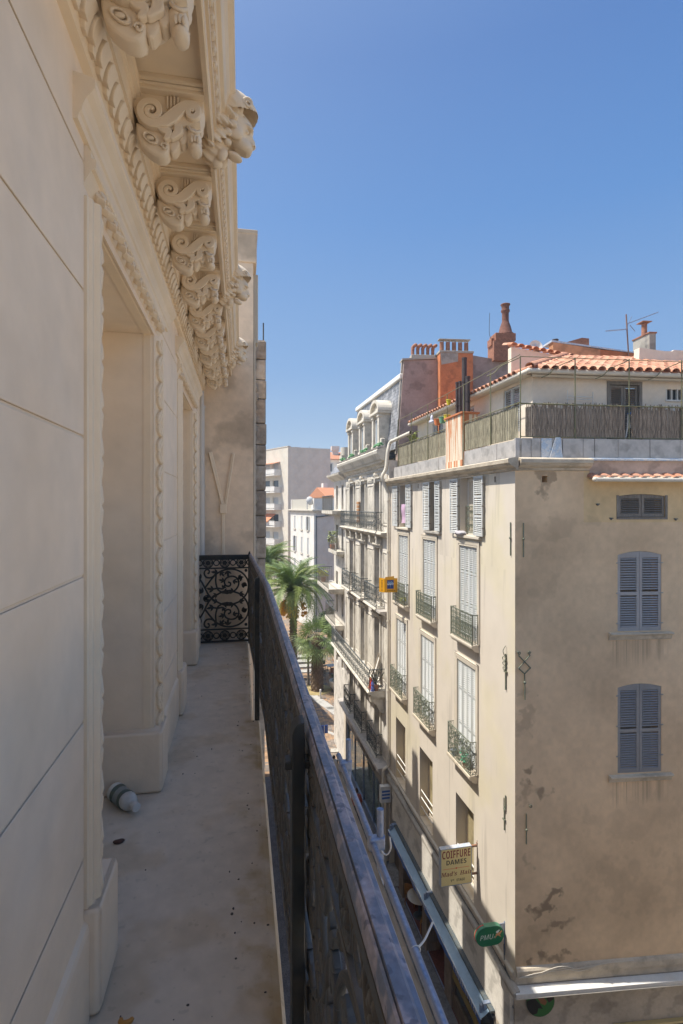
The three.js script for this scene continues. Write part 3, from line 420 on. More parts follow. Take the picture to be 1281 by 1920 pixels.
// the row beyond it, hidden by the gable; its roof terrace screen lets the sun through in patches
{ const t = thing('terraced_row', 'cream row of houses along the left side of the street beyond the gable', 'building', [-.5, 0, -22]); const N = (n, gs, mm) => part(t, n, gs, mm, { world: true });
  N('wall', [ZB(-10, -.1, -15.6, -1.45, 12.4, 31.6)], m.front);
  const op = []; for (let z = 13.42; z < 20; z += 2.36) op.push([z, z + 1.0]);
  let z0 = 12.4; for (const [a, b] of op) { N('terrace_pier', [ZB(-.38, -.1, -1.45, .62, z0, a)], m.front); z0 = b; } N('terrace_pier', [ZB(-.38, -.1, -1.45, .62, z0, 31.6)], m.front);
  N('terrace_beam', [ZB(-.42, -.06, .62, 1.08, 12.4, 31.6)], m.front);
  N('chimney', [ZB(-.5, 0, 1.08, 2.4, 19.9, 20.5)], m.front);
}
{ const t = thing('corner_house', 'cream corner house on the left side of the sunny square', 'building', [-1, 0, -42]); part(t, 'wall', [EX([[-9, 38.6], [.15, 38.6], [-1.0, 44.8], [-9, 44.8]], 12).rotateX(-PI / 2)], m.front, { world: true }); }

// ------------------------------------------------------------------ the cream corner house across the street
const cream = thing('corner_building', 'cream rendered corner house with pale blue louvred shutters and a reed-screened roof terrace', 'building', RP(0), RY);
const C = (n, gs, mm, o = {}) => part(cream, n, gs, mm, o);                        // street front: x = u = -s, z out of the wall
const CS = (n, gs, mm, o = {}) => part(cream, n, gs, mm, { ry: SB, ...o });        // side wall: x = t, z out of the wall
const FB = (s0, s1, h0, h1, z0, z1) => B(-s1, -s0, Y(h0), Y(h1), z0, z1);
const FR = (s0, s1, h0, h1, z0, z1, r) => RB(-s1, -s0, Y(h0), Y(h1), z0, z1, r);
const SBx = (t0, t1, h0, h1, z0, z1) => B(t0, t1, Y(h0), Y(h1), z0, z1);
const SR = (t0, t1, h0, h1, z0, z1, r) => RB(t0, t1, Y(h0), Y(h1), z0, z1, r);
const XP = (pts, x0, x1) => EX(pts.map(p => [-p[0], Y(p[1])]), Math.abs(x1 - x0)).rotateY(PI / 2).translate(Math.min(x0, x1), 0, 0); // profile (out, h) run along x
const sideToBase = (t, z) => [t * Math.cos(SB) + z * Math.sin(SB), -t * Math.sin(SB) + z * Math.cos(SB)];
const holeR = (s0, s1, h0, h1) => rect(-s1, -s0, Y(h0), Y(h1));
const topW = [[2.1, 3.16], [4.95, 5.75], [8.05, 9.0]], midW = [[2.01, 3.18], [5.08, 6.26], [7.89, 9.06]], lowW = [[2.1, 3.34], [5.21, 6.47], [8.11, 9.34]], mezW = [[2.24, 3.46], [5.38, 6.63], [8.26, 9.46]];
const holes = [holeR(.95, 1.05, .62, .77), holeR(6.75, 6.85, .66, .80), ...topW.map(w => holeR(...w, -.85, .83)), ...midW.map(w => holeR(...w, -3.85, -1.17)), ...lowW.map(w => holeR(...w, -7.5, -4.62)), ...mezW.map(w => holeR(...w, -11.3, -8.76))];
C('front_wall', [EX(rect(-10.42, 0, Y(-11.75), Y(.95)), .42, 0, holes).translate(0, 0, -.42)], m.front);
// side wall with three openings
const arch = (t0, t1, h0, h1, rise) => { const p = [[t0, Y(h0)], [t1, Y(h0)], [t1, Y(h1)]]; for (let i = 1; i < 8; i++) { const f = i / 8; p.push([t1 + (t0 - t1) * f, Y(h1 + rise * 4 * f * (1 - f))]); } p.push([t0, Y(h1)]); return p; };
CS('side_wall', [EX(rect(0, 9, Y(-11.27), Y(1.12)), .4, 0, [rect(.68, .82, Y(.58), Y(.74)), arch(2.63, 3.78, -3.1, -1.21, .09), arch(2.63, 3.78, -6.62, -4.5, .09), arch(2.66, 3.88, -.28, .25, .05), arch(6.2, 7.35, -6.62, -4.5, .09), arch(6.2, 7.35, -3.1, -1.21, .09)]).translate(0, 0, -.4)], m.side);
CS('side_base_wall', [SBx(-.02, 9, -15.6, -11.62, -.4, .012)], m.base);
C('inner_walls', [EX([[-10.4, 1.4], [-1.2, 1.4], [-.3, 8.6], [-10.4, 8.6]], Y(1.05)).rotateX(-PI / 2)], m.trim);
// louvred shutters
function shutter(name, u0, u1, h0, h1, z, panels, o = {}) { // panels: fractions where the cross rails sit
  const w = u1 - u0, st = o.st ?? .055, t = .035, mm = o.mat || m.shut, fr = [RB(u0, u0 + st, h0, h1, z, z + t, .004), RB(u1 - st, u1, h0, h1, z, z + t, .004)], ys = [0, ...panels, 1].map(f => h0 + (h1 - h0) * f);
  ys.forEach((y, i) => { const a = i === 0 ? y : i === ys.length - 1 ? y - st : y - st * .6, b = i === 0 ? y + st * 1.3 : i === ys.length - 1 ? y : y + st * .6; fr.push(B(u0 + st, u1 - st, a, b, z + .002, z + t - .002)); });
  if (o.arch) fr.push(o.arch);
  const q = (o.side ? CS : C)(name, fr, mm, { label: o.label });
  const sl = [], pitch = o.pitch || .052; for (let i = 0; i < ys.length - 1; i++) { const a = ys[i] + st * 1.2, b = ys[i + 1] - st; const n = Math.floor((b - a) / pitch); for (let k = 0; k < n; k++) sl.push([(u0 + u1) / 2, a + (b - a) * (k + .5) / n]); }
  const slat = B(-(w / 2 - st), w / 2 - st, -.003, .003, -.021, .021).rotateX(.75);
  if (o.single) { const g = M(slat); for (const [x, y] of sl) part(q, 'slat', g, mm, { shared: true, pos: [x, y, z + t / 2] }); }
  else part(q, 'slats', sl.map(([x, y]) => slat.clone().translate(x, y, z + t / 2)), mm, { stuff: true });
  return q;
}
// top row: open leaves folded against the wall
const Yb = Y(-.83), Yt = Y(.83);
for (const [a, b] of [[3.17, 3.73], [1.55, 2.09], [5.5, 6.1], [4.58, 5.0], [9.05, 9.7], [7.42, 8.0]]) { const q = shutter('shutter', -b, -a, Yb, Yt, .055, [.33, .66]); if (a === 5.5) { } part(q, 'hinge', [-.6, 0, .6].map(h => B(-a - .03, -a + .02, Y(h) - .015, Y(h) + .015, .03, .095)), m.shutG); }
for (const [i, [a, b]] of topW.entries()) {
  const f = C('window_frame', [FR(a, a + .06, -.82, .82, -.30, -.24, .006), FR(b - .06, b, -.82, .82, -.30, -.24, .006), FB(a, b, .74, .82, -.298, -.242), FB(a, b, -.85, -.76, -.298, -.242)], m.white);
  part(f, 'pane', [FB(a + .06, b - .06, -.76, .74, -.28, -.275)], i === 0 ? m.trim : m.glass);
  C('sill', [FR(a - .35, b + .25, -.93, -.852, -.05, .10, .012)], i === 1 ? m.conc : m.trim);
  const g = [FB(a, b, -.02, .01, -.2, -.18), FB(a, b, -.42, -.40, -.2, -.18), FB(a, b, -.80, -.78, -.2, -.18)]; for (let x = a + .05; x < b; x += .09) g.push(FB(x, x + .014, -.8, 0, -.197, -.183)); for (let x = a + .095; x < b - .03; x += .09) for (const h of [-.6, -.2]) g.push(new THREE.TorusGeometry(.03, .008, 4, 10).translate(-x, Y(h), -.19));
  C('window_guard', g, m.railG);
}
solo('pink_towel', [(() => { const g = new THREE.PlaneGeometry(.30, .75, 8, 8); const p = g.attributes.position; for (let i = 0; i < p.count; i++) p.setZ(i, .03 * Math.sin(p.getX(i) * 30) + .02 * Math.sin(p.getY(i) * 9)); g.computeVertexNormals(); return g; })().rotateY(RY).translate(...(() => { const p = RP(8.55); return [p[0] + .02, Y(-.30), p[2]]; })())], mat(0, { lin: [.62, .42, .55], roughness: .9 }), 'pink towel hanging in the top floor window by the street front drainpipe', 'towel');
solo('grey_cloth', [(() => { const g = new THREE.SphereGeometry(.30, 16, 8).scale(1.1, .22, .4); const p = g.attributes.position; for (let i = 0; i < p.count; i++) p.setY(i, p.getY(i) + .02 * Math.sin(p.getX(i) * 22 + p.getZ(i) * 31)); g.computeVertexNormals(); return g; })().rotateY(RY).translate(...(() => { const p = RP(2.95); return [p[0] - .08, Y(-.80), p[2]]; })())], mat(0, { lin: [.42, .39, .40], roughness: .95 }), 'crumpled grey cloth lying on the sill of the open top window nearest the corner', 'cloth');
// middle rows: surrounds, closed folding shutters, balconettes
function surround(a, b, h0, h1) { const w = .17; const p = [[0, .0], [0, .022], [.05, .022], [.055, .03], [.12, .034], [.16, .045], [w, .04], [w, 0]]; C('window_surround', [...[[-a, 1], [-b, -1]].map(([x, sg]) => EX(p.map(([q, o]) => [sg * q, -o]), h1 - h0 + w).rotateX(-PI / 2).translate(x, Y(h0), 0)), XP(p.map(([q, o]) => [o, h1 + q]), -b - w, -a + w)], m.trim); }
function scrollRail(name, u0, u1, h0, z, hgt, mm) { // balconette with scroll panels
  const q = C(name, [RB(u0 - .01, u1 + .01, h0 + hgt - .025, h0 + hgt, z - .015, z + .015, .005), B(u0, u1, h0 + .03, h0 + .045, z - .008, z + .008), ...[u0, u1].map(x => B(x - .01, x + .01, h0, h0 + hgt, z - .01, z + .01)), ...[u0, u1].map(x => B(x - .008, x + .008, h0 + hgt - .022, h0 + hgt - .002, .0, z)), ...[u0, u1].map(x => B(x - .008, x + .008, h0 + .03, h0 + .045, .0, z))], mm);
  const n = Math.max(1, Math.round((u1 - u0) / .5)), w = (u1 - u0) / n;
  for (let i = 0; i < n; i++) { const p = part(q, 'scroll_panel', lowScr.stem, mm, { shared: true, pos: [u0 + i * w, h0 + .05, z], scale: [w / .585, (hgt - .08) / .67, .8] }); part(q, 'iron_leaf', lowScr.leaf, mm, { shared: true, pos: [u0 + i * w, h0 + .05, z], scale: [w / .585, (hgt - .08) / .67, .8] }); }
  for (const x of [u0, u1]) part(q, 'side_scroll', lowScr.stem, mm, { shared: true, pos: [x, h0 + .05, .01], ry: -PI / 2, scale: [Math.max(.2, (z - .02) / .585), (hgt - .08) / .67, .8] });
  return q;
}
const lowScr = scrollPanel(.5);
midW.forEach(([a, b], i) => {
  surround(a, b, -3.85, -1.17);
  const w = (b - a) / 4; for (let k = 0; k < 4; k++) shutter('shutter', -a - w * (k + 1) + .004, -a - w * k - .004, Y(-3.84), Y(-1.18), -.06 + (k % 2) * .008, [.36, .71], { st: .05, pitch: .06 });
  const s0 = a - .13, s1 = b + .2; C('balcony_slab', [XP([[0, -3.88], [.24, -3.88], [.245, -3.92], [.235, -3.96], [.20, -3.98], [.17, -4.03], [.10, -4.06], [0, -4.09]], -s1, -s0)], m.trim);
  const h0 = Y(-3.88), z = .215, u0 = -s1 + .03, u1 = -s0 - .03, hg = .86, bars = [RB(u0 - .01, u1 + .01, h0 + hg - .03, h0 + hg, z - .015, z + .015, .005), B(u0, u1, h0 + .05, h0 + .065, z - .007, z + .007), B(u0, u1, h0 + .24, h0 + .253, z - .006, z + .006), B(u0, u1, h0 + .62, h0 + .633, z - .006, z + .006)];
  for (const x of [u0, u1]) { bars.push(B(x - .01, x + .01, h0, h0 + hg, z - .01, z + .01), B(x - .008, x + .008, h0 + hg - .028, h0 + hg - .005, 0, z)); for (let zz = .05; zz < z; zz += .07) bars.push(B(x - .006, x + .006, h0 + .02, h0 + hg, zz - .006, zz + .006)); }
  const q = C('balcony_railing', bars, m.railG), st = [], orn = [];
  const n = Math.round((u1 - u0) / .105); for (let k = 1; k < n; k++) st.push(B(u0 + (u1 - u0) * k / n - .007, u0 + (u1 - u0) * k / n + .007, h0 + .05, h0 + hg, z - .006, z + .006));
  for (let k = 0; k < n; k++) { const x = u0 + (u1 - u0) * (k + .5) / n; orn.push(new THREE.TorusGeometry(.036, .008, 4, 10).translate(x, h0 + .72, z), new THREE.TorusGeometry(.04, .008, 4, 10).scale(1, 1.9, 1).translate(x, h0 + .155, z), new THREE.TorusGeometry(.038, .009, 4, 10).scale(1, 1.7, 1).translate(x, h0 + .36, z), new THREE.TorusGeometry(.038, .009, 4, 10).scale(1, 1.7, 1).translate(x, h0 + .51, z)); }
  part(q, 'bars', st, m.railG, { stuff: true }); part(q, 'ring_ornament', orn, m.railG, { stuff: true });
});
lowW.forEach(([a, b], i) => {
  surround(a, b, -7.5, -4.62);
  const w = (b - a) / 4; for (let k = 0; k < 4; k++) shutter('shutter', -a - w * (k + 1) + .004, -a - w * k - .004, Y(-7.49), Y(-4.63), -.06 + (k % 2) * .008, [.34, .70], { st: .05, pitch: .06 });
  const s0 = a - .13, s1 = b + .22; C('balcony_slab', [XP([[0, -7.54], [.26, -7.54], [.265, -7.60], [.25, -7.64], [.20, -7.66], [.17, -7.71], [.10, -7.74], [0, -7.77]], -s1, -s0)], m.corn);
  scrollRail('balcony_railing', -s1 + .03, -s0 - .03, Y(-7.54), .225, .95, m.railG);
});
{ const p = RP(2.5); const t = thing('potted_plant', 'green plant in a pot on the balcony with the lowest scroll railing nearest the corner', 'plant', [p[0] - .14, Y(-7.54), p[2]], 0); part(t, 'pot', [CY(.06, .085, .13, 0, 0, 0, 12)], m.pot); seed = 5; part(t, 'foliage', [...Array(60)].map(() => SP(.035, rr(-.1, .1), .16 + rr(0, .28), rr(-.16, .16), 1, .35, 1, 5).rotateY(0)), mat(0, { lin: [.05, .22, .12], roughness: .7 }), { stuff: true }); }
{ const p = RP(3.3); solo('grey_bucket', [CY(.07, .095, .17, p[0] - .14, Y(-7.54), p[2], 14), new THREE.TorusGeometry(.095, .006, 5, 16).rotateX(PI / 2).translate(p[0] - .14, Y(-7.37), p[2])], m.galv, 'small grey metal bucket on the lowest scroll balcony at the far end from its plant', 'bucket'); }
{ const p = RP(8.2); const t = thing('potted_plant', 'small yellow flowering plant on the olive balcony below the yellow sale sign', 'plant', [p[0] - .13, Y(-3.88), p[2]], 0); part(t, 'pot', [CY(.06, .08, .12, 0, 0, 0, 12)], m.pot); seed = 6; part(t, 'foliage', [...Array(40)].map(() => SP(.03, rr(-.08, .08), .14 + rr(0, .16), rr(-.2, .2), 1, .5, 1, 5)), mat(0, { lin: [.42, .42, .05], roughness: .7 }), { stuff: true }); }
mezW.forEach(([a, b], i) => {
  const f = C('mezzanine_window', [FR(a, b, -11.29, -11.2, -.40, -.34, .01), FR(a, b, -8.84, -8.765, -.40, -.34, .01), FR(a, a + .06, -11.2, -8.84, -.40, -.34, .006), FR(b - .06, b, -11.2, -8.84, -.40, -.34, .006)], m.trim); part(f, 'blind', [FB(a + .06, b - .06, -11.2, -8.84, -.39, -.375)], mat(0, { lin: [.40, .33, .19], map: T.grime }));
  C('guard_rail', [-10.35, -10.62, -10.95].slice(0, i === 0 ? 3 : 3).map(h => ROD(V(-a, Y(h), -.06), V(-b, Y(h), -.06), .018, 8)), m.white);
});
// iron wall ties and brackets
C('wall_tie', [FB(.17, .195, -1.22, -.40, .01, .03), SP(.03, -.18, Y(-.78), .03)], m.railG); CS('wall_tie', [SBx(.19, .215, -1.24, -.41, .01, .03), SP(.03, .2, Y(-.80), .03)], m.railG);
CS('wall_tie', [SBx(.265, .288, -8.22, -7.48, .01, .03), SP(.03, .276, Y(-7.87), .03)], m.railG); CS('iron_eye', [new THREE.TorusGeometry(.03, .012, 6, 12).translate(.38, Y(-7.3), .03)], m.railG);
C('iron_bracket', [TU([V(-.42, Y(-3.50), .02), V(-.40, Y(-3.62), .1), V(-.40, Y(-3.75), .06)], .01, 10, 5), ...[0, 1, 2].map(i => new THREE.TorusGeometry(.075 - .012 * i, .012, 5, 14).scale(1, .7, 1).translate(-.44, Y(-3.83 - i * .12), .05)), FB(.39, .42, -4.6, -3.7, .015, .04), FB(.34, .47, -4.16, -4.13, .01, .05)], m.railG);
C('iron_bracket', [FB(.455, .48, -8.15, -7.55, .015, .04), FB(.40, .43, -7.6, -7.25, .015, .035), FB(.48, .50, -7.7, -7.35, .015, .035), FB(.42, .53, -7.9, -7.87, .01, .05), TU(spiral(0, 0, .01, .04, 0, 1.5, 14).map(p => V(-.45 + p[0], Y(-7.62) + p[1], .04)), .01, 16, 5)], m.railG);
{ const sc = (cx, cy, sg) => TU(spiral(0, 0, .012, .045, PI / 2, 1.2 * sg, 14).map(p => V(cx + p[0], Y(cy) + p[1], .04)), .013, 18, 5); CS('scroll_anchor', [sc(.08, -3.57, 1), sc(.34, -3.57, -1), ROD(V(.07, Y(-3.62), .04), V(.37, Y(-3.93), .04), .015), ROD(V(.36, Y(-3.62), .04), V(.07, Y(-3.93), .04), .015), ROD(V(.07, Y(-3.93), .04), V(.22, Y(-4.07), .04), .015), ROD(V(.37, Y(-3.93), .04), V(.22, Y(-4.07), .04), .015), ROD(V(.22, Y(-4.07), .04), V(.235, Y(-4.70), .03), .016), SP(.035, .225, Y(-4.28), .045)], m.railG); }
// side windows with arched shutters, slat by slat
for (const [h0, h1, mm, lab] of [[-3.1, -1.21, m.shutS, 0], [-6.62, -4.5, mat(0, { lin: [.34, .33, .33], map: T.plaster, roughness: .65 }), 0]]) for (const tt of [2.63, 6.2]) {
  const tm = tt + .575; for (const [a, b, k] of [[tt + .004, tm - .004, 0], [tm + .004, tt + 1.15 - .004, 1]]) {
    const top = Y(h1), p = k ? [[a, top - .01], [b, top - .01], [b, top + .01], [(a + b) / 2, top + .065], [a, top + .088]] : [[a, top - .01], [b, top - .01], [b, top + .088], [(a + b) / 2, top + .065], [a, top + .01]];
    shutter('shutter', a, b, Y(h0), top, -.045, [.49], { side: true, single: tt < 3, mat: mm, st: .07, pitch: .058, arch: EX(p, .033).translate(0, 0, -.045) });
  }
  CS('shutter_hinge', [-.2, -.95, -1.7].map(d => [B(tt - .04, tt + .04, Y(h1 + d) - .012, Y(h1 + d) + .012, -.02, .02), B(tt + 1.11, tt + 1.19, Y(h1 + d) - .012, Y(h1 + d) + .012, -.02, .02)]).flat(), mm);
  CS('sill', [XP([[0, h0 - .03], [.13, h0 - .03], [.135, h0 - .06], [.10, h0 - .085], [.06, h0 - .11], [.03, h0 - .2], [0, h0 - .22]], tt - .24, tt + 1.40)], m.corn);
}
{ for (const [a, b] of [[2.67, 3.265], [3.275, 3.87]]) shutter('shutter', a, b, Y(-.27), Y(.25), -.06, [], { side: true, single: true, mat: m.shutG, st: .06, pitch: .05, arch: EX([[a, Y(.24)], [b, Y(.24)], [b, Y(a < 3 ? .30 : .25)], [a, Y(a < 3 ? .25 : .30)]], .03).translate(0, 0, -.058) }); CS('window_frame', [SBx(2.60, 2.66, -.3, .27, -.05, .015), SBx(3.88, 3.94, -.3, .27, -.05, .015), SBx(2.6, 3.94, -.33, -.28, -.05, .015)], m.shutG); CS('hinge_pin', [[2.45, -.30], [4.15, -.32], [2.1, .05]].map(([t, h]) => [B(t - .04, t + .04, Y(h) - .012, Y(h) + .012, 0, .05), B(t - .012, t + .012, Y(h) - .04, Y(h) + .01, 0, .04)]).flat(), m.railK); }

// cornice, terrace parapet of zinc sheets
C('cornice', [XP([[0, .86], [.05, .88], [.07, .93], [.12, .95], [.20, .985], [.24, 1.03], [.27, 1.045], [.28, 1.13], [.25, 1.15], [0, 1.19]], -10.6, .16)], m.corn);
CS('cornice', [XP([[0, .86], [.04, .88], [.06, .93], [.11, .95], [.16, .985], [.19, 1.03], [.215, 1.045], [.22, 1.13], [.20, 1.15], [0, 1.19]], .06, 1.88)], m.corn);
CS('zinc_capping', [XP([[-.02, 1.13], [.07, 1.12], [.075, 1.16], [-.02, 1.2]], 1.89, 9)], m.zincW);
CS('pink_band', [SBx(1.9, 9, .78, 1.12, .0, .012)], mat(0, { lin: [.62, .48, .40], map: T.grime }));
for (let i = 0; i < 10; i++) { const a = .03 + i * .99; if (i === 3) continue; C('zinc_sheet', [FR(a, a + .98, 1.16, 1.63, -.12, -.06 + (i % 2) * .006, .004)], m.zinc); }
{ const tt = [.02, .17, .42, .67, .95, 1.22, 1.75, 2.05, 2.66, 3.5, 4.3, 5.2, 6.1, 7, 8]; for (let i = 0; i < tt.length - 1; i++) CS('zinc_sheet', [SR(tt[i], tt[i + 1] - .012, 1.16, 1.66, -.10, -.02 + (i % 2) * .008, .004)], i === 3 ? m.zincW : m.zinc); CS('flashing', [EX([[.86, Y(1.18)], [1.2, Y(1.17)], [1.14, Y(1.68)], [1.02, Y(1.68)]], .03).translate(0, 0, .0)], m.zincW); }
C('parapet_wall', [FB(0, 10.3, 1.1, 1.60, -.3, -.125)], m.conc); CS('parapet_wall', [SBx(.1, 9, 1.1, 1.63, -.3, -.105)], m.conc); C('terrace_floor', [EX([[-10.3, .2], [-.4, .2], [.45, 8.6], [-10.3, 8.6]], .1).rotateX(-PI / 2).translate(0, Y(1.1), 0)], m.conc);
// tiles
const tileG = (w, L) => { const p = [], n = 6, t = .013; for (let i = 0; i <= n; i++) { const a = PI * i / n; p.push([w / 2 * Math.cos(a), w * .42 * Math.sin(a)]); } for (let i = n; i >= 0; i--) { const a = PI * i / n; p.push([(w / 2 - t) * Math.cos(a), (w * .42 - t) * Math.sin(a)]); } return M(EX(p, L)); };
const tG = tileG(.215, .40), tE = tileG(.24, .42);
seed = 44; const tm = () => m.tiles[Math.floor(rnd() * 4)];
for (let i = 0; i < 24; i++) part(cream, 'roof_tile', tE, tm(), { shared: true, ry: SB, pos: (() => { const [x, z] = sideToBase(1.95 + i * .275, -.03); return [x, Y(.74) + rr(-.008, .008), z]; })(), rot: [.30, SB, rr(-.03, .03), 'YXZ'] });
for (const q of cream.children) if (q.name === 'roof_tile') q.rotation.order = 'YXZ';
CS('eave_gutter', [TU([V(1.83, Y(.64), .37), V(9, Y(.635), .37)], .055, 2, 10), SP(.06, 1.82, Y(.64), .37)], m.gutter); CS('eave_bed', [SBx(1.9, 9, .66, .74, 0, .32)], m.corn);
// roof house on the terrace
CS('roof_house_wall', [EX(rect(.72, 9, Y(1.2), Y(3.36)), .2, 0, [rect(2.78, 3.62, Y(1.2), Y(3.19)), rect(4.36, 4.80, Y(2.77), Y(3.06))]).translate(0, 0, -.8)], m.penth);
CS('roof_room', [SBx(1.6, 8.5, 1.3, 3.25, -4, -1.5)], m.penth); C('roof_house_wall', [EX(rect(-9.05, -.66, Y(1.2), Y(3.4)), .2, 0, [rect(-2.02, -1.16, Y(2.0), Y(3.26)), rect(-4.5, -3.86, Y(1.4), Y(3.2)), rect(-7.4, -6.4, Y(2), Y(3.1))]).translate(0, 0, -1.0)], m.penth);
CS('door_frame', [SBx(2.72, 2.80, 1.2, 3.22, -.72, -.58), SBx(3.60, 3.68, 1.2, 3.22, -.72, -.58), SBx(2.72, 3.68, 3.15, 3.235, -.722, -.578)], m.shutG); for (const [a, b] of [[2.81, 3.195], [3.205, 3.59]]) shutter('shutter', a, b, Y(1.3), Y(3.14), -.68, [.5], { side: true, mat: m.shutG, st: .06, pitch: .05, single: true });
{ const f = CS('small_window', [SBx(4.33, 4.83, 2.74, 2.78, -.68, -.56), SBx(4.34, 4.38, 2.78, 3.06, -.66, -.6), SBx(4.50, 4.53, 2.78, 3.06, -.66, -.6), SBx(4.66, 4.69, 2.78, 3.06, -.66, -.6), SBx(4.79, 4.83, 2.78, 3.06, -.66, -.6)], m.white); part(f, 'pane', [SBx(4.38, 4.79, 2.78, 3.06, -.70, -.69)], m.glass); }
for (const [a, b, h0, h1] of [[1.18, 1.58, 2.0, 3.25], [1.60, 2.0, 2.0, 3.25], [3.88, 4.48, 1.42, 3.18], [6.42, 6.68, 2.0, 3.08], [7.1, 7.38, 2.0, 3.08]]) shutter('shutter', -b, -a, Y(h0), Y(h1), -.86, [.5], { st: .05, pitch: .055 });
C('window_pane', [FB(6.7, 7.08, 2.0, 3.1, -.95, -.93)], m.glass);
CS('eave_gutter', [TU([V(.46, Y(3.37), -.25), V(9, Y(3.30), -.25)], .065, 2, 10), TU([V(.6, Y(3.30), -.4), V(9, Y(3.23), -.4)], .05, 2, 4)], m.gutter); { const [x, z] = sideToBase(.46, -.25); C('eave_gutter', [TU([V(x, Y(3.37), z), V(-9.3, Y(3.38), -.52)], .065, 2, 10), SP(.07, x, Y(3.37), z)], m.gutter); C('eave_board', [FB(.5, 9.2, 3.34, 3.42, -.9, -.5)], m.gutter); }
const PIT = .385, eY = 3.42, cA = Math.atan(PIT);
{ // front slope, clipped by the hip
  const hip = [[.46, -.22], [3.05, -3.42]];
  CS('roof_slope', [(() => { const g = new THREE.BufferGeometry(), P = (t, r) => [t, Y(eY - .03 + PIT * r), -.22 - r]; const a = P(.46, 0), b = P(9, 0), c = P(9, 3.2), d = P(3.05, 3.2); g.setAttribute('position', new THREE.Float32BufferAttribute([...a, ...b, ...c, ...a, ...c, ...d], 3)); g.computeVertexNormals(); return g; })()], m.roofR);
  C('roof_slope', [(() => { const g = new THREE.BufferGeometry(); const [ex, ez] = sideToBase(.46, -.22), [hx, hz] = sideToBase(3.05, -3.42); const a = [ex, Y(eY - .03), ez], b = [hx, Y(eY - .03 + PIT * 3.2), hz], c = [-9.3, Y(eY - .03 + PIT * 3.2), hz], d = [-9.3, Y(eY - .03), ez]; g.setAttribute('position', new THREE.Float32BufferAttribute([...a, ...b, ...c, ...a, ...c, ...d], 3)); g.computeVertexNormals(); return g; })()], m.roofR);
  const nC = 26, nR = 9; let cnt = 0;
  for (let r = 0; r < nR; r++) for (let c = 0; c < nC; c++) { const run = r * .345, t = .58 + c * .245; if (t < .5 + (run + .15) / 3.2 * 2.59 || (t > 5.3 && run > 2.0)) continue; const [x, z] = sideToBase(t, -.13 - run); const q = part(cream, 'roof_tile', tG, tm(), { shared: true, pos: [x, Y(eY - .015 + PIT * run) + rr(-.006, .006), z] }); q.rotation.order = 'YXZ'; q.rotation.set(cA - .03, SB + rr(-.03, .03), rr(-.03, .03)); q.translateZ(-.38); cnt++; }
  for (let i = 0; i < 12; i++) { const f = i / 12, t = .5 + 2.59 * f, zz = -.25 - 3.17 * f; const [x, z] = sideToBase(t, zz); const q = part(cream, 'hip_tile', tE, tm(), { shared: true, pos: [x, Y(eY + .06 + PIT * 3.2 * f), z] }); q.rotation.order = 'YXZ'; q.rotation.set(.285, SB + Math.atan2(-2.59, 3.17), 0); q.translateZ(-.36); }
  for (let i = 0; i < 34; i++) for (let r = 0; r < 2; r++) { const q = part(cream, 'roof_tile', tG, tm(), { shared: true, pos: [-.75 - i * .25, Y(eY - .01 + PIT * r * .345), -.42 - r * .345] }); q.rotation.order = 'YXZ'; q.rotation.set(cA - .03, rr(-.03, .03), 0); q.translateZ(-.38); }
  // the upper shed roof, its wall, orange end walls and zinc copings
  CS('upper_wall', [EX([[1.45, Y(3.6)], [5.2, Y(3.6)], [5.2, Y(4.42)], [1.45, Y(5.0)]], .25).translate(0, 0, -3.9)], m.penth);
  for (let i = 0; i < 17; i++) for (let r = 0; r < 2; r++) { const t = 1.5 + i * .235, [x, z] = sideToBase(t, -3.55 - r * .34); const q = part(cream, 'roof_tile', tG, tm(), { shared: true, pos: [x, Y(5.03 - .158 * (t - 1.45) + r * .09), z] }); q.rotation.order = 'YXZ'; q.rotation.set(.28, SB, -.15); q.translateZ(-.38); }
  CS('orange_wall', [EX([[3.1, Y(4.3)], [4.72, Y(4.3)], [4.72, Y(5.17)], [3.1, Y(5.36)]], .3).translate(0, 0, -4.5)], m.orangeL); CS('orange_wall', [EX([[4.73, Y(4.2)], [6.15, Y(4.2)], [6.15, Y(5.06)], [4.73, Y(5.17)]], .3).translate(0, 0, -4.53)], m.orange);
  CS('zinc_coping', [EX([[3.05, Y(5.37)], [6.2, Y(5.05)], [6.2, Y(5.09)], [3.05, Y(5.43)]], .6).translate(0, 0, -4.8)], m.zincW);
  CS('white_parapet', [EX([[4.78, Y(3.8)], [9, Y(3.8)], [9, Y(4.56)], [5.9, Y(4.64)], [5.85, Y(4.60)], [5.6, Y(4.60)], [4.82, Y(4.68)]], .25).translate(0, 0, -2.6)], m.penth);
  CS('brick_kerb', [EX([[3.55, Y(5.3)], [4.45, Y(5.3)], [4.45, Y(5.58)], [4.2, Y(5.6)], [3.55, Y(5.40)]], .5).translate(0, 0, -4.9)], m.brick);
  CS('vent_pipe', [CY(.10, .10, .36, 3.22, Y(5.12), -4.3, 12), new THREE.TorusGeometry(.10, .012, 5, 14).rotateX(PI / 2).translate(3.22, Y(5.46), -4.3)], m.flue);
  const ch = CS('chimney', [B(6.3, 6.52, Y(4.3), Y(5.68), -4.85, -4.0)], m.conc); part(ch, 'chimney_cap', [RB(6.27, 6.55, Y(5.68), Y(5.73), -4.88, -3.97, .01)], m.brick); part(ch, 'chimney_pot', [CY(.09, .085, .40, 6.41, Y(5.73), -4.42, 12), RB(6.24, 6.58, Y(6.16), Y(6.19), -4.6, -4.25, .01)], m.pot);
}
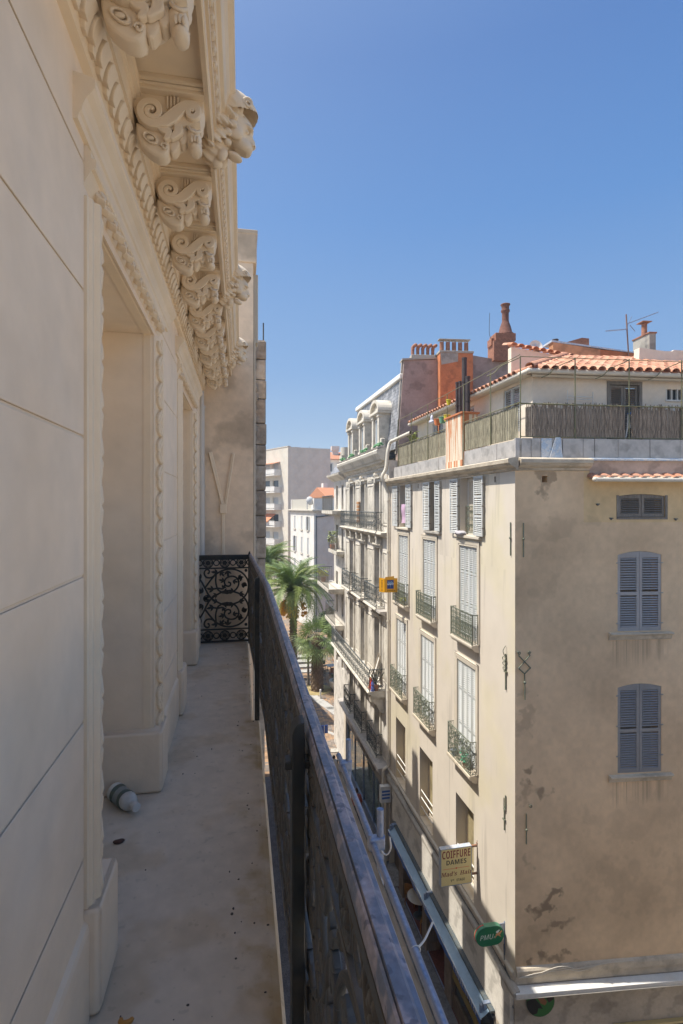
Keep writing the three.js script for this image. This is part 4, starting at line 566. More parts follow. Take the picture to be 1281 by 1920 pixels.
// terrace railing: iron poles, wires, reeds
const poles = [.16, 1.56, 2.97, 4.37, 5.77, 7.2];
for (const t of poles) CS('terrace_pole', [CY(.016, .016, 2.05, t, Y(1.62), -.06, 8)], m.pole);
for (const s of [1.38, 3.05, 4.29, 6.01, 7.73, 9.4]) C('terrace_pole', [CY(.015, .015, 1.98, -s, Y(1.62), -.07, 8)], m.pole);
CS('rail', [ROD(V(.16, Y(2.51), -.06), V(9, Y(2.45), -.06), .018, 8), ROD(V(.16, Y(3.66), -.06), V(9, Y(3.60), -.06), .010, 6), ROD(V(.16, Y(1.70), -.06), V(9, Y(1.68), -.06), .012, 6)], m.pole);
C('rail', [ROD(V(.1, Y(2.50), -.07), V(-3.05, Y(2.50), -.07), .015, 8), ROD(V(-4.4, Y(2.50), -.07), V(-9.45, Y(2.50), -.07), .015, 8), ROD(V(.1, Y(3.66), -.07), V(-9.5, Y(3.56), -.07), .010, 6)], m.pole);
for (const t of [.16, 1.56, 2.97, 4.37]) CS('stay', [TU([V(t, Y(3.64), -.06), V(t - .5, Y(3.4), -.12), V(t - .62, Y(3.27), -.16), V(t - .78, Y(3.2), -.24)], .012, 12, 5)], m.pole);
{ seed = 9; const g = [], g2 = []; for (let t = .30; t < 9; t += .026) { if (t > 2.86 && t < 3.05) continue; const h = 2.44 + rr(-.05, .13), d = rr(-.02, .02); g.push(B(t, t + .016 + rr(0, .006), Y(1.70), Y(h), -.10 + d * .5, -.085 + d * .5)); } CS('reed_screen', g, m.reed, { stuff: true });
  for (const [a, b] of [[.0, 3.04], [4.42, 9.4]]) for (let s = a + .04; s < b; s += .034) { const d = rr(-.015, .015); g2.push(FB(s, s + .024, 1.66, 2.47 + rr(-.03, .02), -.11 + d * .4, -.098 + d * .4)); } C('reed_screen', g2, m.reedG, { stuff: true }); }
{ const q = C('chimney_stub', [FR(3.12, 4.36, 1.15, 2.78, -.55, -.045, .01)], mat(0, { lin: [.78, .72, .62], map: tex(256, 512, (u, v) => { const a = f6(u * 1.5 % 1, v * .06), r = sm(.48, .60, a * .75 + f2(u, v * .2) * .25 + .10 * (v - .5) + .06 * (f3(u, v) - .5)); const w = [.93, .91, .87], o = [.80, .46, .26]; return w.map((x, i) => x * (1 - r * .8) + o[i] * r * .8); }, [1.3, 1.7]) })); part(q, 'cap', [FR(3.06, 4.42, 2.78, 2.84, -.6, -.0, .012)], m.orange); }
for (const [s, r, h] of [[3.95, .05, 3.92], [3.72, .05, 3.9], [3.42, .075, 4.55], [3.18, .07, 3.92]]) C('flue', [CY(r, r, h - 2.84, -s, Y(2.84), -.26, 14), CY(r + .012, r + .012, .03, -s, Y(h - .75), -.26, 14), CY(r + .008, r + .008, .05, -s, Y(h - .05), -.26, 14)], m.flue);
// party wall with chimneys, towards the white house
const PWp = (() => [-10.33, 0, -1.19])();
const PWt = (n, gs, mm, o = {}) => part(cream, n, gs, mm, { pos: PWp, ry: SB, ...o });
PWt('party_wall', [EX([[-.85, Y(1)], [6, Y(1)], [6, Y(6.4)], [3.3, Y(6.55)], [2.4, Y(6.68)], [.87, Y(6.52)], [.87, Y(6.42)], [-.53, Y(6.36)], [-.80, Y(2.4)]], .45).translate(0, 0, -.45)], m.party);
PWt('wall_coping', [EX([[-.62, Y(6.36)], [.9, Y(6.46)], [.9, Y(6.53)], [-.62, Y(6.43)]], .56).translate(0, 0, -.5), EX([[-.88, Y(2.3)], [-.78, Y(2.3)], [-.50, Y(6.36)], [-.60, Y(6.36)]], .16).translate(0, 0, -.30)], m.conc);
PWt('chimney_breast', [RB(.96, 2.42, Y(1), Y(6.62), -.2, .42, .01)], m.orange); PWt('breast_top', [RB(.93, 2.45, Y(6.62), Y(6.72), -.3, .45, .015), EX([[1.02, Y(6.1)], [1.75, Y(6.25)], [1.75, Y(6.61)], [.97, Y(6.61)]], .01).translate(0, 0, .421)], m.conc);
PWt('brick_stack', [RB(3.42, 4.36, Y(6.4), Y(7.28), -.5, .25, .01), RB(3.36, 3.7, Y(7.1), Y(7.42), -.4, .1, .01), RB(3.5, 4.42, Y(7.28), Y(7.62), -.5, .25, .02)], m.brick);
PWt('chimney_pot', [new THREE.LatheGeometry([[.36, 0], [.36, .06], [.30, .10], [.24, .35], [.17, .55], [.15, .62], [.15, 1.0], [.19, 1.04], [.19, 1.12], [.16, 1.14], [.17, 1.30], [.21, 1.34], [.21, 1.38], [.10, 1.40], [.10, 1.2]].map(p => new THREE.Vector2(...p)), 18).translate(4.08, Y(7.62), -.1)], mat(0, { lin: [.20, .09, .065], map: T.tile }));
PWt('pot_plinth', [RB(-.2, .88, Y(6.44), Y(6.64), -.42, -.02, .02)], m.conc);
for (let i = 0; i < 5; i++) { const x = -.10 + i * .225; PWt('cowl_pot', [CY(.075, .07, .28, x, Y(6.64), -.2, 12), TU([V(x, Y(6.88), -.2), V(x + .01, Y(6.98), -.2), V(x + .06, Y(7.05), -.17), V(x + .14, Y(7.09), -.12)], .078, 10, 10), SP(.07, x + .13, Y(7.085), -.125, 1, 1, 1, 8)], m.pot); }
for (let i = 0; i < 5; i++) { const x = 1.12 + i * .275; const q = PWt('chimney_pot', [CY(.095, .09, .44, x, Y(6.72), .1, 14)], m.pot); part(q, 'flat_cap', [RB(x - .16, x + .14, Y(7.24), Y(7.275), -.05, .28, .01), B(x - .08, x - .06, Y(7.16), Y(7.24), .08, .12), B(x + .06, x + .08, Y(7.16), Y(7.24), .08, .12)], m.conc); }
PWt('rod', [TU([V(3.32, Y(8.55), 0), V(3.32, Y(7.55), 0), V(3.40, Y(7.35), .05), V(3.42, Y(7.1), .1)], .012, 12, 5)], m.railK);
// base of the street front: ledge, fascia, recessed shops
C('ledge', [XP([[0, -11.58], [.08, -11.6], [.14, -11.65], [.16, -11.69], [.16, -11.76], [.14, -11.79], [0, -11.82]], -10.4, .22)], mat(0, { lin: [.45, .415, .37], map: T.grime, bumpMap: T.rough, bumpScale: .004 })); C('ledge_moulding', [XP([[0, -11.36], [.06, -11.38], [.07, -11.44], [.03, -11.48], [.03, -11.58], [0, -11.58]], -10.4, -.05)], m.trim);
C('fascia', [FB(.02, 9.6, -13.06, -11.80, -.4, .13)], mat(0, { lin: [.74, .70, .64], map: T.grime, bumpMap: T.plasterB, bumpScale: .003 }));
C('corner_pier', [FB(-.02, .85, -15.6, -13.04, -.4, .12)], m.base);
const woodD = mat(0, { lin: [.20, .155, .115], map: T.wood, bumpMap: T.fineB, bumpScale: .002 }), tileF = mat(0, { lin: [.16, .06, .045], map: T.tile });
for (const [a, b] of [[3.55, 4.1], [5.65, 6.1], [8.2, 8.75]]) { for (let k = 0; k < 6; k++) C('cladding_board', [FR(a, b, -15.55 + k * .41, -15.15 + k * .41, -.4, .11 + (k % 2) * .006, .006)], mat(0, { lin: [.30, .255, .215], map: T.wood })); }
C('shop_back_wall', [FB(.8, 9.6, -15.6, -13.02, -2.4, -2.2)], woodD); C('shop_floor', [FB(.8, 9.6, -15.6, -15.44, -2.4, .1)], tileF); C('shop_ceiling', [FB(.8, 9.6, -13.05, -13.02, -2.4, -.41)], woodD);
for (const h of [-13.4, -13.65, -13.9, -14.15]) C('back_shelf', [FB(8.72, 8.78, h, h + .03, -2.2, -.4), FB(6.2, 8.2, h, h + .03, -2.2, -2.1)], m.trim);
C('threshold', [FB(4.1, 8.2, -15.44, -15.40, .06, .1)], m.galv);
{ const f = C('shop_window', [FB(.86, 3.5, -15.6, -14.95, .0, .08), FB(.86, .94, -14.95, -13.06, .0, .06), FB(2.1, 2.18, -14.95, -13.06, .0, .06), FB(3.42, 3.5, -14.95, -13.06, .0, .06)], woodD); part(f, 'pane', [FB(.94, 3.42, -14.95, -13.06, .02, .03)], m.pane); part(f, 'hand_rail', [FB(.86, 3.5, -14.45, -14.22, .07, .10)], mat(0, { lin: [.42, .34, .14], map: T.wood })); }
{ const f = C('poster_case', [FR(4.15, 4.95, -14.75, -13.3, -1.5, -1.42, .01)], m.galv); part(f, 'poster', [FB(4.2, 4.9, -14.7, -13.35, -1.42, -1.412)], mat(0, { lin: [.10, .12, .20], roughness: .4 })); }
C('house_door', [FB(9.6, 10.35, -15.6, -12.2, -.3, -.2)], woodD); C('house_wall', [FB(9.605, 10.42, -12.3, -11.75, -.4, .02), FB(10.3, 10.42, -15.6, -12.3, -.4, .02)], m.front); C('door_step', [FR(8.9, 10.3, -15.6, -15.42, -.2, .3, .01)], m.kerb);
// base of the side wall
CS('ledge', [XP([[0, -11.2], [.05, -11.22], [.075, -11.27], [.075, -11.40], [.02, -11.44], [.02, -11.62], [0, -11.64]], .02, 9)], m.corn);
// awnings and signs
{ const t = thing('folded_awning', 'rolled light blue fabric awning along the cafe front under the fascia', 'awning', RP(0), RY); const A = (n, g, mm, o) => part(t, n, g, mm, o);
  A('cassette', [FB(.75, 9.15, -12.99, -12.93, .13, .26), FB(.75, 9.15, -13.12, -13.07, .14, .2)], m.railK);
  const N = 60, g = new THREE.PlaneGeometry(8.2, 1, N, 6), p = g.attributes.position; seed = 12; for (let i = 0; i < p.count; i++) { const x = p.getX(i), v = .5 - p.getY(i); p.setXYZ(i, x - 4.95, Y(-12.97 - .20 * v) - .03 * Math.sin(v * PI), .20 + .27 * v + .012 * Math.sin(x * 9 + v * 3) + .01 * Math.sin(x * 23)); } g.computeVertexNormals(); A('fabric', [g], m.awn);
  const vg = new THREE.PlaneGeometry(8.2, .20, N, 2), q = vg.attributes.position; for (let i = 0; i < q.count; i++) { const x = q.getX(i); q.setXYZ(i, x - 4.95, Y(-13.19) + q.getY(i) * (1 + .25 * Math.sin(x * 5)) - .08, .475 + .012 * Math.sin(x * 11)); } vg.computeVertexNormals(); A('valance', [vg], m.awnB);
  A('front_bar', [FB(.85, 9.05, -13.20, -13.165, .455, .49)], m.zincW);
  const lt = []; seed = 3; for (let i = 0; i < 26; i++) { const s = 1.1 + i * .115 + (i > 12 ? 2.2 : 0); const k = i % 5, w = .05; lt.push(FB(s, s + .012, -13.30, -13.18, .492, .496)); if (k !== 1) lt.push(FB(s, s + w, -13.195, -13.18, .492, .496)); if (k % 2) lt.push(FB(s, s + w, -13.25, -13.237, .492, .496)); else lt.push(FB(s + w - .012, s + w, -13.30, -13.18, .4925, .4955)); if (k > 2) lt.push(FB(s, s + w, -13.30, -13.287, .492, .496)); } A('lettering', lt, m.white, { stuff: true });
  for (const s of [.95, 5.0, 8.9]) A('arm_bracket', [FR(s, s + .1, -13.1, -12.9, .14, .36, .02), CY(.04, .04, .16, -s - .05, Y(-13.14), .40, 10), SP(.045, -s - .05, Y(-12.97), .40)], m.galv);
}
{ const t = thing('awning_box', 'white awning box along the foot of the shaded side wall', 'awning', RP(0), RY + SB); part(t, 'box', [RB(-.09, 9, Y(-11.73), Y(-11.63), .024, .27, .012)], m.white); part(t, 'lip', [RB(-.09, 9, Y(-11.755), Y(-11.732), .18, .278, .008)], m.gutter); }
function canvasTex(w, h, draw) { const c = document.createElement('canvas'); c.width = w; c.height = h; const x = c.getContext('2d'); draw(x, w, h); const t = new THREE.CanvasTexture(c); t.colorSpace = THREE.SRGBColorSpace; t.anisotropy = 8; return t; }
const face = (w, h, x, y, z) => { const g = new THREE.PlaneGeometry(w, h); return g.translate(x, y, z); };
function signFace(t, name, g, tx, ry = 0) { const q = new THREE.Mesh(g, new THREE.MeshStandardMaterial({ map: tx, roughness: .5, side: THREE.DoubleSide })); q.name = name; q.castShadow = q.receiveShadow = true; t.add(q); return q; }
{ // hairdresser's box sign, across the pavement
  const tx = canvasTex(512, 580, (x, w, h) => { x.fillStyle = '#cfc08c'; x.fillRect(0, 0, w, h); x.textAlign = 'center'; x.save(); x.fillStyle = '#7a2d2a'; x.font = 'bold 128px sans-serif'; x.translate(w / 2, 148); x.scale(.80, 1.32); x.fillText('COIFFURE', 0, 0); x.restore(); x.fillStyle = '#33302d'; x.font = 'bold 104px sans-serif'; x.save(); x.translate(w / 2, 252); x.scale(1.02, 1); x.fillText('DAMES', 0, 0); x.restore(); x.fillStyle = '#c8452c'; x.fillRect(36, 312, w - 72, 6); x.beginPath(); x.arc(w / 2, 315, 13, 0, 7); x.fill(); x.fillStyle = '#6b2a26'; x.font = 'italic bold 92px serif'; x.fillText('Mad’s  Hair', w / 2, 432); x.fillStyle = '#33302d'; x.font = 'bold 56px sans-serif'; x.fillText('1', 170, 528); x.font = 'bold 30px sans-serif'; x.fillText('ER', 204, 510); x.font = 'bold 56px sans-serif'; x.save(); x.translate(330, 528); x.scale(.85, 1); x.fillText('ETAGE', 0, 0); x.restore(); });
  const p = RP(1.95); const t = thing('hanging_sign', 'yellowish COIFFURE DAMES box sign on brackets over the street', 'sign', p, RY + PI / 2);  // faces the camera: +z towards it, +x to the wall
  const yb = Y(-10.47), W = .92, H = 1.03, x1 = -.20, x0 = x1 - W;
  part(t, 'box', [RB(x0, x1, yb, yb + H, -.15, .0, .01)], mat(0, { lin: [.68, .66, .66], map: T.metal, roughness: .45 }));
  const g = face(W - .03, H - .03, (x0 + x1) / 2, yb + H / 2, .003); signFace(t, 'sign_face', g, tx); part(t, 'frame_edge', [B(x0, x1, yb, yb + .014, .0, .008), B(x0, x1, yb + H - .014, yb + H, 0, .008), B(x0, x0 + .014, yb + .014, yb + H - .014, 0, .008), B(x1 - .014, x1, yb + .014, yb + H - .014, 0, .008)], m.galv);
  part(t, 'bracket', [B(x1, .03, yb + H - .09, yb + H - .04, -.1, -.05), B(x1, .03, yb + .17, yb + .21, -.1, -.05), CY(.012, .012, H + .1, .0, yb - .02, -.075, 8), SP(.03, .0, yb + H, -.075)], mat(0, { lin: [.34, .17, .10], map: T.metal, roughness: .7 }));
}
{ const tx = canvasTex(512, 330, (x, w, h) => { x.fillStyle = '#0c6b46'; x.fillRect(0, 0, w, h); x.fillStyle = '#d8ddd6'; x.font = 'italic 118px sans-serif'; x.save(); x.translate(52, 212); x.fillText('PMU', 0, 0); x.restore(); // running horse and rider, a few strokes
      x.fillStyle = '#c98b63'; x.beginPath(); x.moveTo(352, 150); x.quadraticCurveTo(395, 110, 430, 118); x.lineTo(462, 88); x.lineTo(478, 108); x.lineTo(452, 132); x.quadraticCurveTo(446, 160, 424, 164); x.lineTo(456, 196); x.lineTo(446, 202); x.lineTo(408, 172); x.lineTo(378, 170); x.lineTo(350, 212); x.lineTo(336, 206); x.lineTo(358, 172); x.closePath(); x.fill(); x.fillStyle = '#cfd8dc'; x.beginPath(); x.ellipse(388, 104, 30, 20, -.4, 0, 7); x.fill(); x.beginPath(); x.arc(416, 84, 12, 0, 7); x.fill(); x.fillStyle = '#d8ddd6'; x.fillRect(322, 176, 28, 6); x.fillRect(312, 196, 26, 6); });
  const p = RP(.42), t = thing('hanging_sign', 'green rounded PMU sign with a running horse near the house corner', 'sign', p, RY + PI / 2), yb = Y(-10.96), W = .74, H = .47;
  const s = new THREE.Shape(), r = .23; s.moveTo(r, 0); s.lineTo(W - r, 0); s.absarc(W - r, r, r, -PI / 2, PI / 2, false); s.lineTo(r, H); s.absarc(r, r, r, PI / 2, PI * 1.5, false);
  part(t, 'box', [new THREE.ExtrudeGeometry(s, { depth: .12, bevelEnabled: true, bevelSize: .008, bevelThickness: .008, curveSegments: 14 }).translate(-.80, yb, -.14)], mat(0, { lin: [.06, .22, .13], roughness: .4 }));
  const g = new THREE.ShapeGeometry(s, 14); const u = g.attributes.uv, pp = g.attributes.position; for (let i = 0; i < u.count; i++) u.setXY(i, pp.getX(i) / W, pp.getY(i) / H); g.translate(-.80, yb, -.005); signFace(t, 'sign_face', g, tx);
  part(t, 'red_edge', [new THREE.TorusGeometry(r + .002, .02, 6, 18, PI).rotateZ(PI / 2).translate(-.80 + r, yb + r, -.10)], mat(0, { lin: [.55, .08, .06], roughness: .5 })); part(t, 'mount', [B(-.14, .02, yb + .1, yb + H - .02, -.09, -.07), B(-.01, .03, yb - .35, yb + H + .02, -.1, -.06)], m.galv);
}
{ const tx = canvasTex(256, 200, (x, w, h) => { x.fillStyle = '#f0a80c'; x.fillRect(0, 0, w, h); x.fillStyle = '#1d3f86'; x.fillRect(42, 22, 140, 128); x.fillStyle = '#8fb0d8'; for (let i = 0; i < 9; i++) { x.beginPath(); x.arc(64 + i * 12, 48 + (i % 3) * 8, 8, 0, 7); x.fill(); } x.fillRect(108, 70, 6, 60); x.fillStyle = '#e8eef6'; x.font = 'bold 42px sans-serif'; x.textAlign = 'center'; x.fillText('laforêt', 112, 96); x.fillStyle = '#5a3a14'; x.font = 'bold 26px sans-serif'; x.fillText('04 94 93 52 50', 128, 188); });
  const tv = canvasTex(80, 200, (x, w, h) => { x.fillStyle = '#d99a10'; x.fillRect(0, 0, w, h); x.fillStyle = '#5a3a14'; x.font = 'bold 38px sans-serif'; x.save(); x.translate(52, 186); x.rotate(-PI / 2); x.fillText('A vendre', 0, 0); x.restore(); });
  const p = RP(8.75), t = thing('sale_sign', 'yellow folded sale board with a blue square hung outside a balcony', 'sign', p, RY + PI / 2), yb = Y(-3.42), H = .56;
  const g1 = new THREE.BoxGeometry(.52, H, .012).translate(-.26, H / 2, 0).rotateY(0).translate(-.26, yb, .28); part(t, 'board', [g1], mat(0, { lin: [.80, .40, .02], roughness: .5 })); const g2 = new THREE.BoxGeometry(.30, H, .012).translate(-.15, H / 2, 0).rotateY(-1.05 + PI).rotateY(PI); part(t, 'board', [g2.translate(-.78, yb, .28)], mat(0, { lin: [.80, .40, .02], roughness: .5 }));
  signFace(t, 'sign_face', new THREE.PlaneGeometry(.50, H - .02).translate(-.26, H / 2, .009).translate(-.26, yb, .28), tx); signFace(t, 'side_face', new THREE.PlaneGeometry(.28, H - .02).translate(-.15, H / 2, .009).rotateY(-1.05).translate(-.78, yb, .28), tv);
  part(t, 'back_board', [new THREE.BoxGeometry(.5, H, .012).rotateY(.5).translate(-.5, yb + H / 2 + .03, .02)], mat(0, { lin: [.75, .40, .03], roughness: .5 })); part(t, 'pole', [CY(.014, .014, .9, -.3, yb - .55, .12, 8), ROD(V(-.3, yb - .4, .12), V(-.2, yb - .45, .0), .012)], m.galv);
}
{ const tx = canvasTex(256, 256, (x, w, h) => { x.fillStyle = '#2f6a2c'; x.fillRect(0, 0, w, h); x.fillStyle = '#181310'; x.beginPath(); x.moveTo(0, 110); x.lineTo(70, 84); x.lineTo(128, 150); x.lineTo(150, 190); x.lineTo(110, 180); x.lineTo(96, 226); x.lineTo(50, 236); x.lineTo(0, 190); x.fill(); x.fillStyle = '#8a5a38'; x.beginPath(); x.moveTo(90, 70); x.lineTo(140, 60); x.lineTo(190, 130); x.lineTo(170, 160); x.lineTo(130, 140); x.fill(); x.fillStyle = '#3a1c18'; x.beginPath(); x.moveTo(150, 44); x.lineTo(240, 50); x.lineTo(250, 110); x.lineTo(206, 140); x.fill(); x.fillStyle = '#4f9a3c'; x.fillRect(180, 0, 60, 40); x.fillRect(30, 20, 60, 30); });
  const t = thing('round_sign', 'round green wall sign with dark brown picture under the white awning box', 'sign', RP(0), RY + SB); part(t, 'disc', [new THREE.CylinderGeometry(.36, .36, .03, 32).rotateX(PI / 2).translate(.62, Y(-12.07), .03)], m.railG); signFace(t, 'sign_face', new THREE.CircleGeometry(.35, 32).translate(.62, Y(-12.07), .047), tx); }
{ const t = thing('shop_sign', 'dark shop sign board with gilt edge low on the shaded side wall', 'sign', RP(0), RY + SB); part(t, 'board', [SBx(2.55, 6, -13.6, -12.83, .02, .10)], m.dark); part(t, 'gilt_edge', [SBx(2.5, 2.55, -13.6, -12.78, .02, .12), SBx(2.55, 6, -12.83, -12.78, .02, .12)], mat(0, { lin: [.55, .42, .18], roughness: .5 })); }
{ const t = thing('wall_sign', 'small white box sign with dark blue bars above the house door', 'sign', RP(10.15), RY); part(t, 'box', [RB(-.12, .12, Y(-12.65), Y(-11.95), .03, .50, .02)], m.white); part(t, 'blue_bar', [0, 1, 2].map(i => B(.121, .124, Y(-12.2 - i * .14), Y(-12.12 - i * .14), .09, .44)), m.awnB); }
// cables
solo('cable', [TU([[9, -11.40], [7, -11.52], [5, -11.48], [3.2, -11.55], [1.2, -11.5], [.1, -11.55]].map(([s, h]) => { const p = RP(s); return V(p[0] - .08, Y(h), p[2]); }), .012, 50, 5), TU([[.45, -11.0], [.4, -11.5], [.1, -12.0], [.0, -12.2]].map(([s, h]) => { const p = RP(s); return V(p[0] - .05, Y(h), p[2]); }), .012, 14, 5)], m.railK, 'thin black cable looping along the ledge of the cream street front', 'cable');
solo('cable', [[0, .03], [.05, -.02], [.1, .05]].map(([d, e]) => TU([[.05, -11.4], [.5, -11.37 + e], [1.1, -11.2 - d], [1.6, -11.33 + e], [2.2, -11.22], [3.0, -11.2]].map(([t, h]) => { const [u, z] = sideToBase(t, .09); return V(u, Y(h), z).applyAxisAngle(V(0, 1, 0), RY).add(V(...RP(0))); }), .008, 40, 5)), m.gutter, 'pale cables looping on the ledge of the shaded side wall', 'cable');
// terrace and roof objects
{ const pl = (t, z) => { const [u, zz] = sideToBase(t, z); return V(u, 0, zz).applyAxisAngle(V(0, 1, 0), RY).add(V(...RP(0))); };
  let p = pl(5.65, -4.2); const a = thing('tv_antenna', 'rusty roof aerial mast with two yagi booms beside the grey chimney', 'antenna', [p.x, Y(4.9), p.z], RY + SB); part(a, 'mast', [ROD(V(.06, 0, 0), V(-.03, 1.45, 0), .022)], mat(0, { lin: [.22, .13, .10], roughness: .7 }));
  const el = []; for (let i = 0; i < 9; i++) el.push(ROD(V(-.10 - i * .07, .95 - i * .008, -.09), V(-.10 - i * .07, .95 - i * .008, .09), .007, 4)); part(a, 'yagi_boom', [ROD(V(0, .96, 0), V(-.75, .88, 0), .014), ...el], m.galv); const el2 = []; for (let i = 0; i < 14; i++) el2.push(ROD(V(.05 + i * .075, 1.16 + i * .029, -.08), V(.05 + i * .075, 1.16 + i * .029, .08), .007, 4)); part(a, 'yagi_boom', [ROD(V(-.02, 1.13, 0), V(1.1, 1.56, 0), .014), ROD(V(.1, 1.1, 0), V(.28, .9, 0), .012), ROD(V(.0, 1.05, 0), V(.1, 1.35, .1), .008), ...el2], m.galv);
  p = pl(2.45, -4.1); const d = thing('satellite_dish', 'small white satellite dish behind the tiled hip roof', 'satellite dish', [p.x, Y(4.95), p.z], RY + SB); part(d, 'dish', [new THREE.SphereGeometry(.42, 20, 8, 0, 2 * PI, 0, .55).rotateX(-PI / 2 - .25).translate(0, .30, .4)], m.white); part(d, 'stand', [CY(.02, .02, .3, 0, 0, .02, 8)], m.galv);
  p = pl(1.75, -.45); const r = thing('drying_rack', 'white wire clothes rack standing behind the brown reed screen', 'clothes rack', [p.x, Y(1.2), p.z], RY + SB); part(r, 'frame', [ROD(V(-.18, 0, 0), V(-.18, 1.75, 0), .014), ROD(V(.5, 0, 0), V(.5, 1.72, 0), .014), ROD(V(-.18, 1.6, 0), V(.5, 1.58, 0), .012), ROD(V(-.28, 1.5, .1), V(.4, 1.5, .1), .010)], m.white);
  p = pl(3.02, -.16); const b = thing('parasol', 'closed pale parasol with blue top in the gap of the reed screen', 'parasol', [p.x, Y(1.25), p.z], RY + SB); part(b, 'pole', [ROD(V(-.10, .35, 0), V(.03, 1.0, 0), .018)], m.white); part(b, 'furled_cover', [CY(.05, .02, .35, .0, .72, 0, 8)], m.white); part(b, 'blue_top', [SP(.045, .03, 1.08, 0, 1.3, .7, 1)], m.awnB);
  const pp = (s, z, h) => { const q = V(-s, 0, z).applyAxisAngle(V(0, 1, 0), RY).add(V(...RP(0))); return [q.x, Y(h), q.z]; };
  let k = 0; for (const [s, c, lab] of [[6.0, [.65, .66, .75], 'white and blue cloth bundle on the far end of the tile edge'], [5.45, [.70, .20, .06], 'orange bucket hanging on the terrace rail by the black flues'], [5.0, [.16, .36, .22], 'green bucket hanging on the terrace rail by the black flues'], [4.6, [.66, .56, .03], 'yellow bucket hanging on the terrace rail next to the chimney stub']]) { const t = thing('hanging_bucket', lab, k ? 'bucket' : 'cloth', pp(s, -.2, 2.78), RY); part(t, k ? 'bucket' : 'cloth', k ? [CY(.085, .12, .20, 0, 0, 0, 14, true), new THREE.TorusGeometry(.12, .009, 5, 16).rotateX(PI / 2).translate(0, .20, 0), CY(.085, .085, .01, 0, 0, 0, 14)] : [SP(.16, 0, .2, 0, 1, .5, .5), SP(.1, .05, .32, 0, .6, 1.2, .5)], mat(0, { lin: c, roughness: .5 })); part(t, k ? 'handle' : 'knot', [TU([V(-.1, k ? .2 : .3, 0), V(0, .33, 0), V(.1, k ? .2 : .3, 0)], .008, 8, 5)], m.railK); k++; }
  const t2 = thing('hanging_bucket', 'small yellow flower pot fixed high on a terrace pole', 'bucket', pp(4.25, -.1, 3.25), RY); part(t2, 'pot', [CY(.05, .08, .16, 0, 0, 0, 12)], mat(0, { lin: [.70, .60, .03], roughness: .5 })); part(t2, 'rim', [new THREE.TorusGeometry(.08, .01, 5, 14).rotateX(PI / 2).translate(0, .16, 0)], mat(0, { lin: [.70, .60, .03], roughness: .5 }));
  seed = 77; const t3 = thing('potted_plant', 'leafy green plant rising above the reed screen by the white mansard', 'plant', pp(8.4, -.35, 1.3), RY); part(t3, 'pot', [CY(.14, .18, .3, 0, 0, 0, 12)], m.pot); part(t3, 'foliage', [...Array(46)].map(() => { const g = SP(.1, 0, 0, 0, 1, .16, .32, 5); g.rotateZ(rr(-1, 1)).rotateY(rr(0, 6)); return g.translate(rr(-.34, .34), 1.15 + rr(0, .5), rr(-.2, .2)); }), mat(0, { lin: [.20, .24, .05], roughness: .7 }), { stuff: true }); part(t3, 'stems', [0, 1, 2].map(i => ROD(V(0, .3, 0), V(-.25 + i * .25, 1.4, 0), .012)), m.leafG);
}
// street pipe between the cream and the white house
{ const p = RP(10.28), t = thing('downpipe', 'cream painted drainpipe running down the joint between the cream and white fronts', 'downpipe', p, RY);
  part(t, 'pipe', [CY(.06, .06, 11.6, 0, Y(-11.0), .09, 12), TU([V(0, Y(-10.95), .09), V(0, Y(-11.2), .09), V(.0, Y(-11.35), .30), V(0, Y(-11.6), .33)], .06, 12, 10), CY(.06, .06, 3.1, 0, Y(-14.6), .33, 12)], m.gutter); for (const h of [-10.9, -8, -5, -2, .2]) part(t, 'collar', [CY(.075, .075, .07, 0, Y(h), .09, 12)], m.gutter); part(t, 'foot', [RB(-.12, .12, Y(-15.5), Y(-14.5), .2, .46, .02)], m.gutter);
  part(t, 'upper_pipe', [TU([V(0, Y(.6), .09), V(0, Y(.95), .25), V(0, Y(1.25), .36), V(0, Y(1.6), .2), V(0, Y(2.4), .1), V(.0, Y(2.75), .0), V(.35, Y(2.82), -.1), V(2.4, Y(2.86), -.1)], .075, 40, 10)], m.gutter); }
// cafe furniture on the recessed terrace
{ const q = V(-7.26, 0, -.22).applyAxisAngle(V(0, 1, 0), RY).add(V(...RP(0))); const t = thing('cafe_table', 'round white cafe table with parasol hole on the red terrace floor', 'table', [q.x, .16, q.z]); part(t, 'table_top', [CY(.46, .46, .03, 0, .72, 0, 36)], m.white); part(t, 'parasol_hole_disc', [CY(.075, .07, .03, .1, .75, 0, 14)], m.railK); part(t, 'leg', [CY(.05, .04, .72, 0, 0, 0, 10), CY(.24, .2, .03, 0, 0, 0, 16)], m.railK);  // black disc on the top stands in for the dark of the parasol hole
  const chair = (name, label, s, z, a) => { const w = V(-s, 0, z).applyAxisAngle(V(0, 1, 0), RY).add(V(...RP(0))); const c = thing(name, label, 'chair', [w.x, .16, w.z], a); const mm = mat(0, { lin: [.36, .17, .035], roughness: .6, map: T.wood }); part(c, 'seat', [RB(-.21, .21, .42, .46, -.21, .21, .02)], mm); part(c, 'backrest', [RB(-.2, .2, .6, .86, -.23, -.19, .015)], mm); for (const [x, z2] of [[-.18, -.19], [.18, -.19], [-.18, .19], [.18, .19]]) part(c, 'leg', [B(x - .018, x + .018, 0, z2 < 0 ? .7 : .42, z2 - .018, z2 + .018)], mm); };
  chair('cafe_chair', 'ochre wooden cafe chair beyond the round white table', 7.95, -.12, 2.6); chair('cafe_chair', 'ochre wooden cafe chair half hidden by the boarded pillar near the round table', 6.45, -.20, -.6); chair('cafe_chair', 'ochre wooden cafe chair against the wall behind the round white table', 8.1, -1.4, 1.7); }

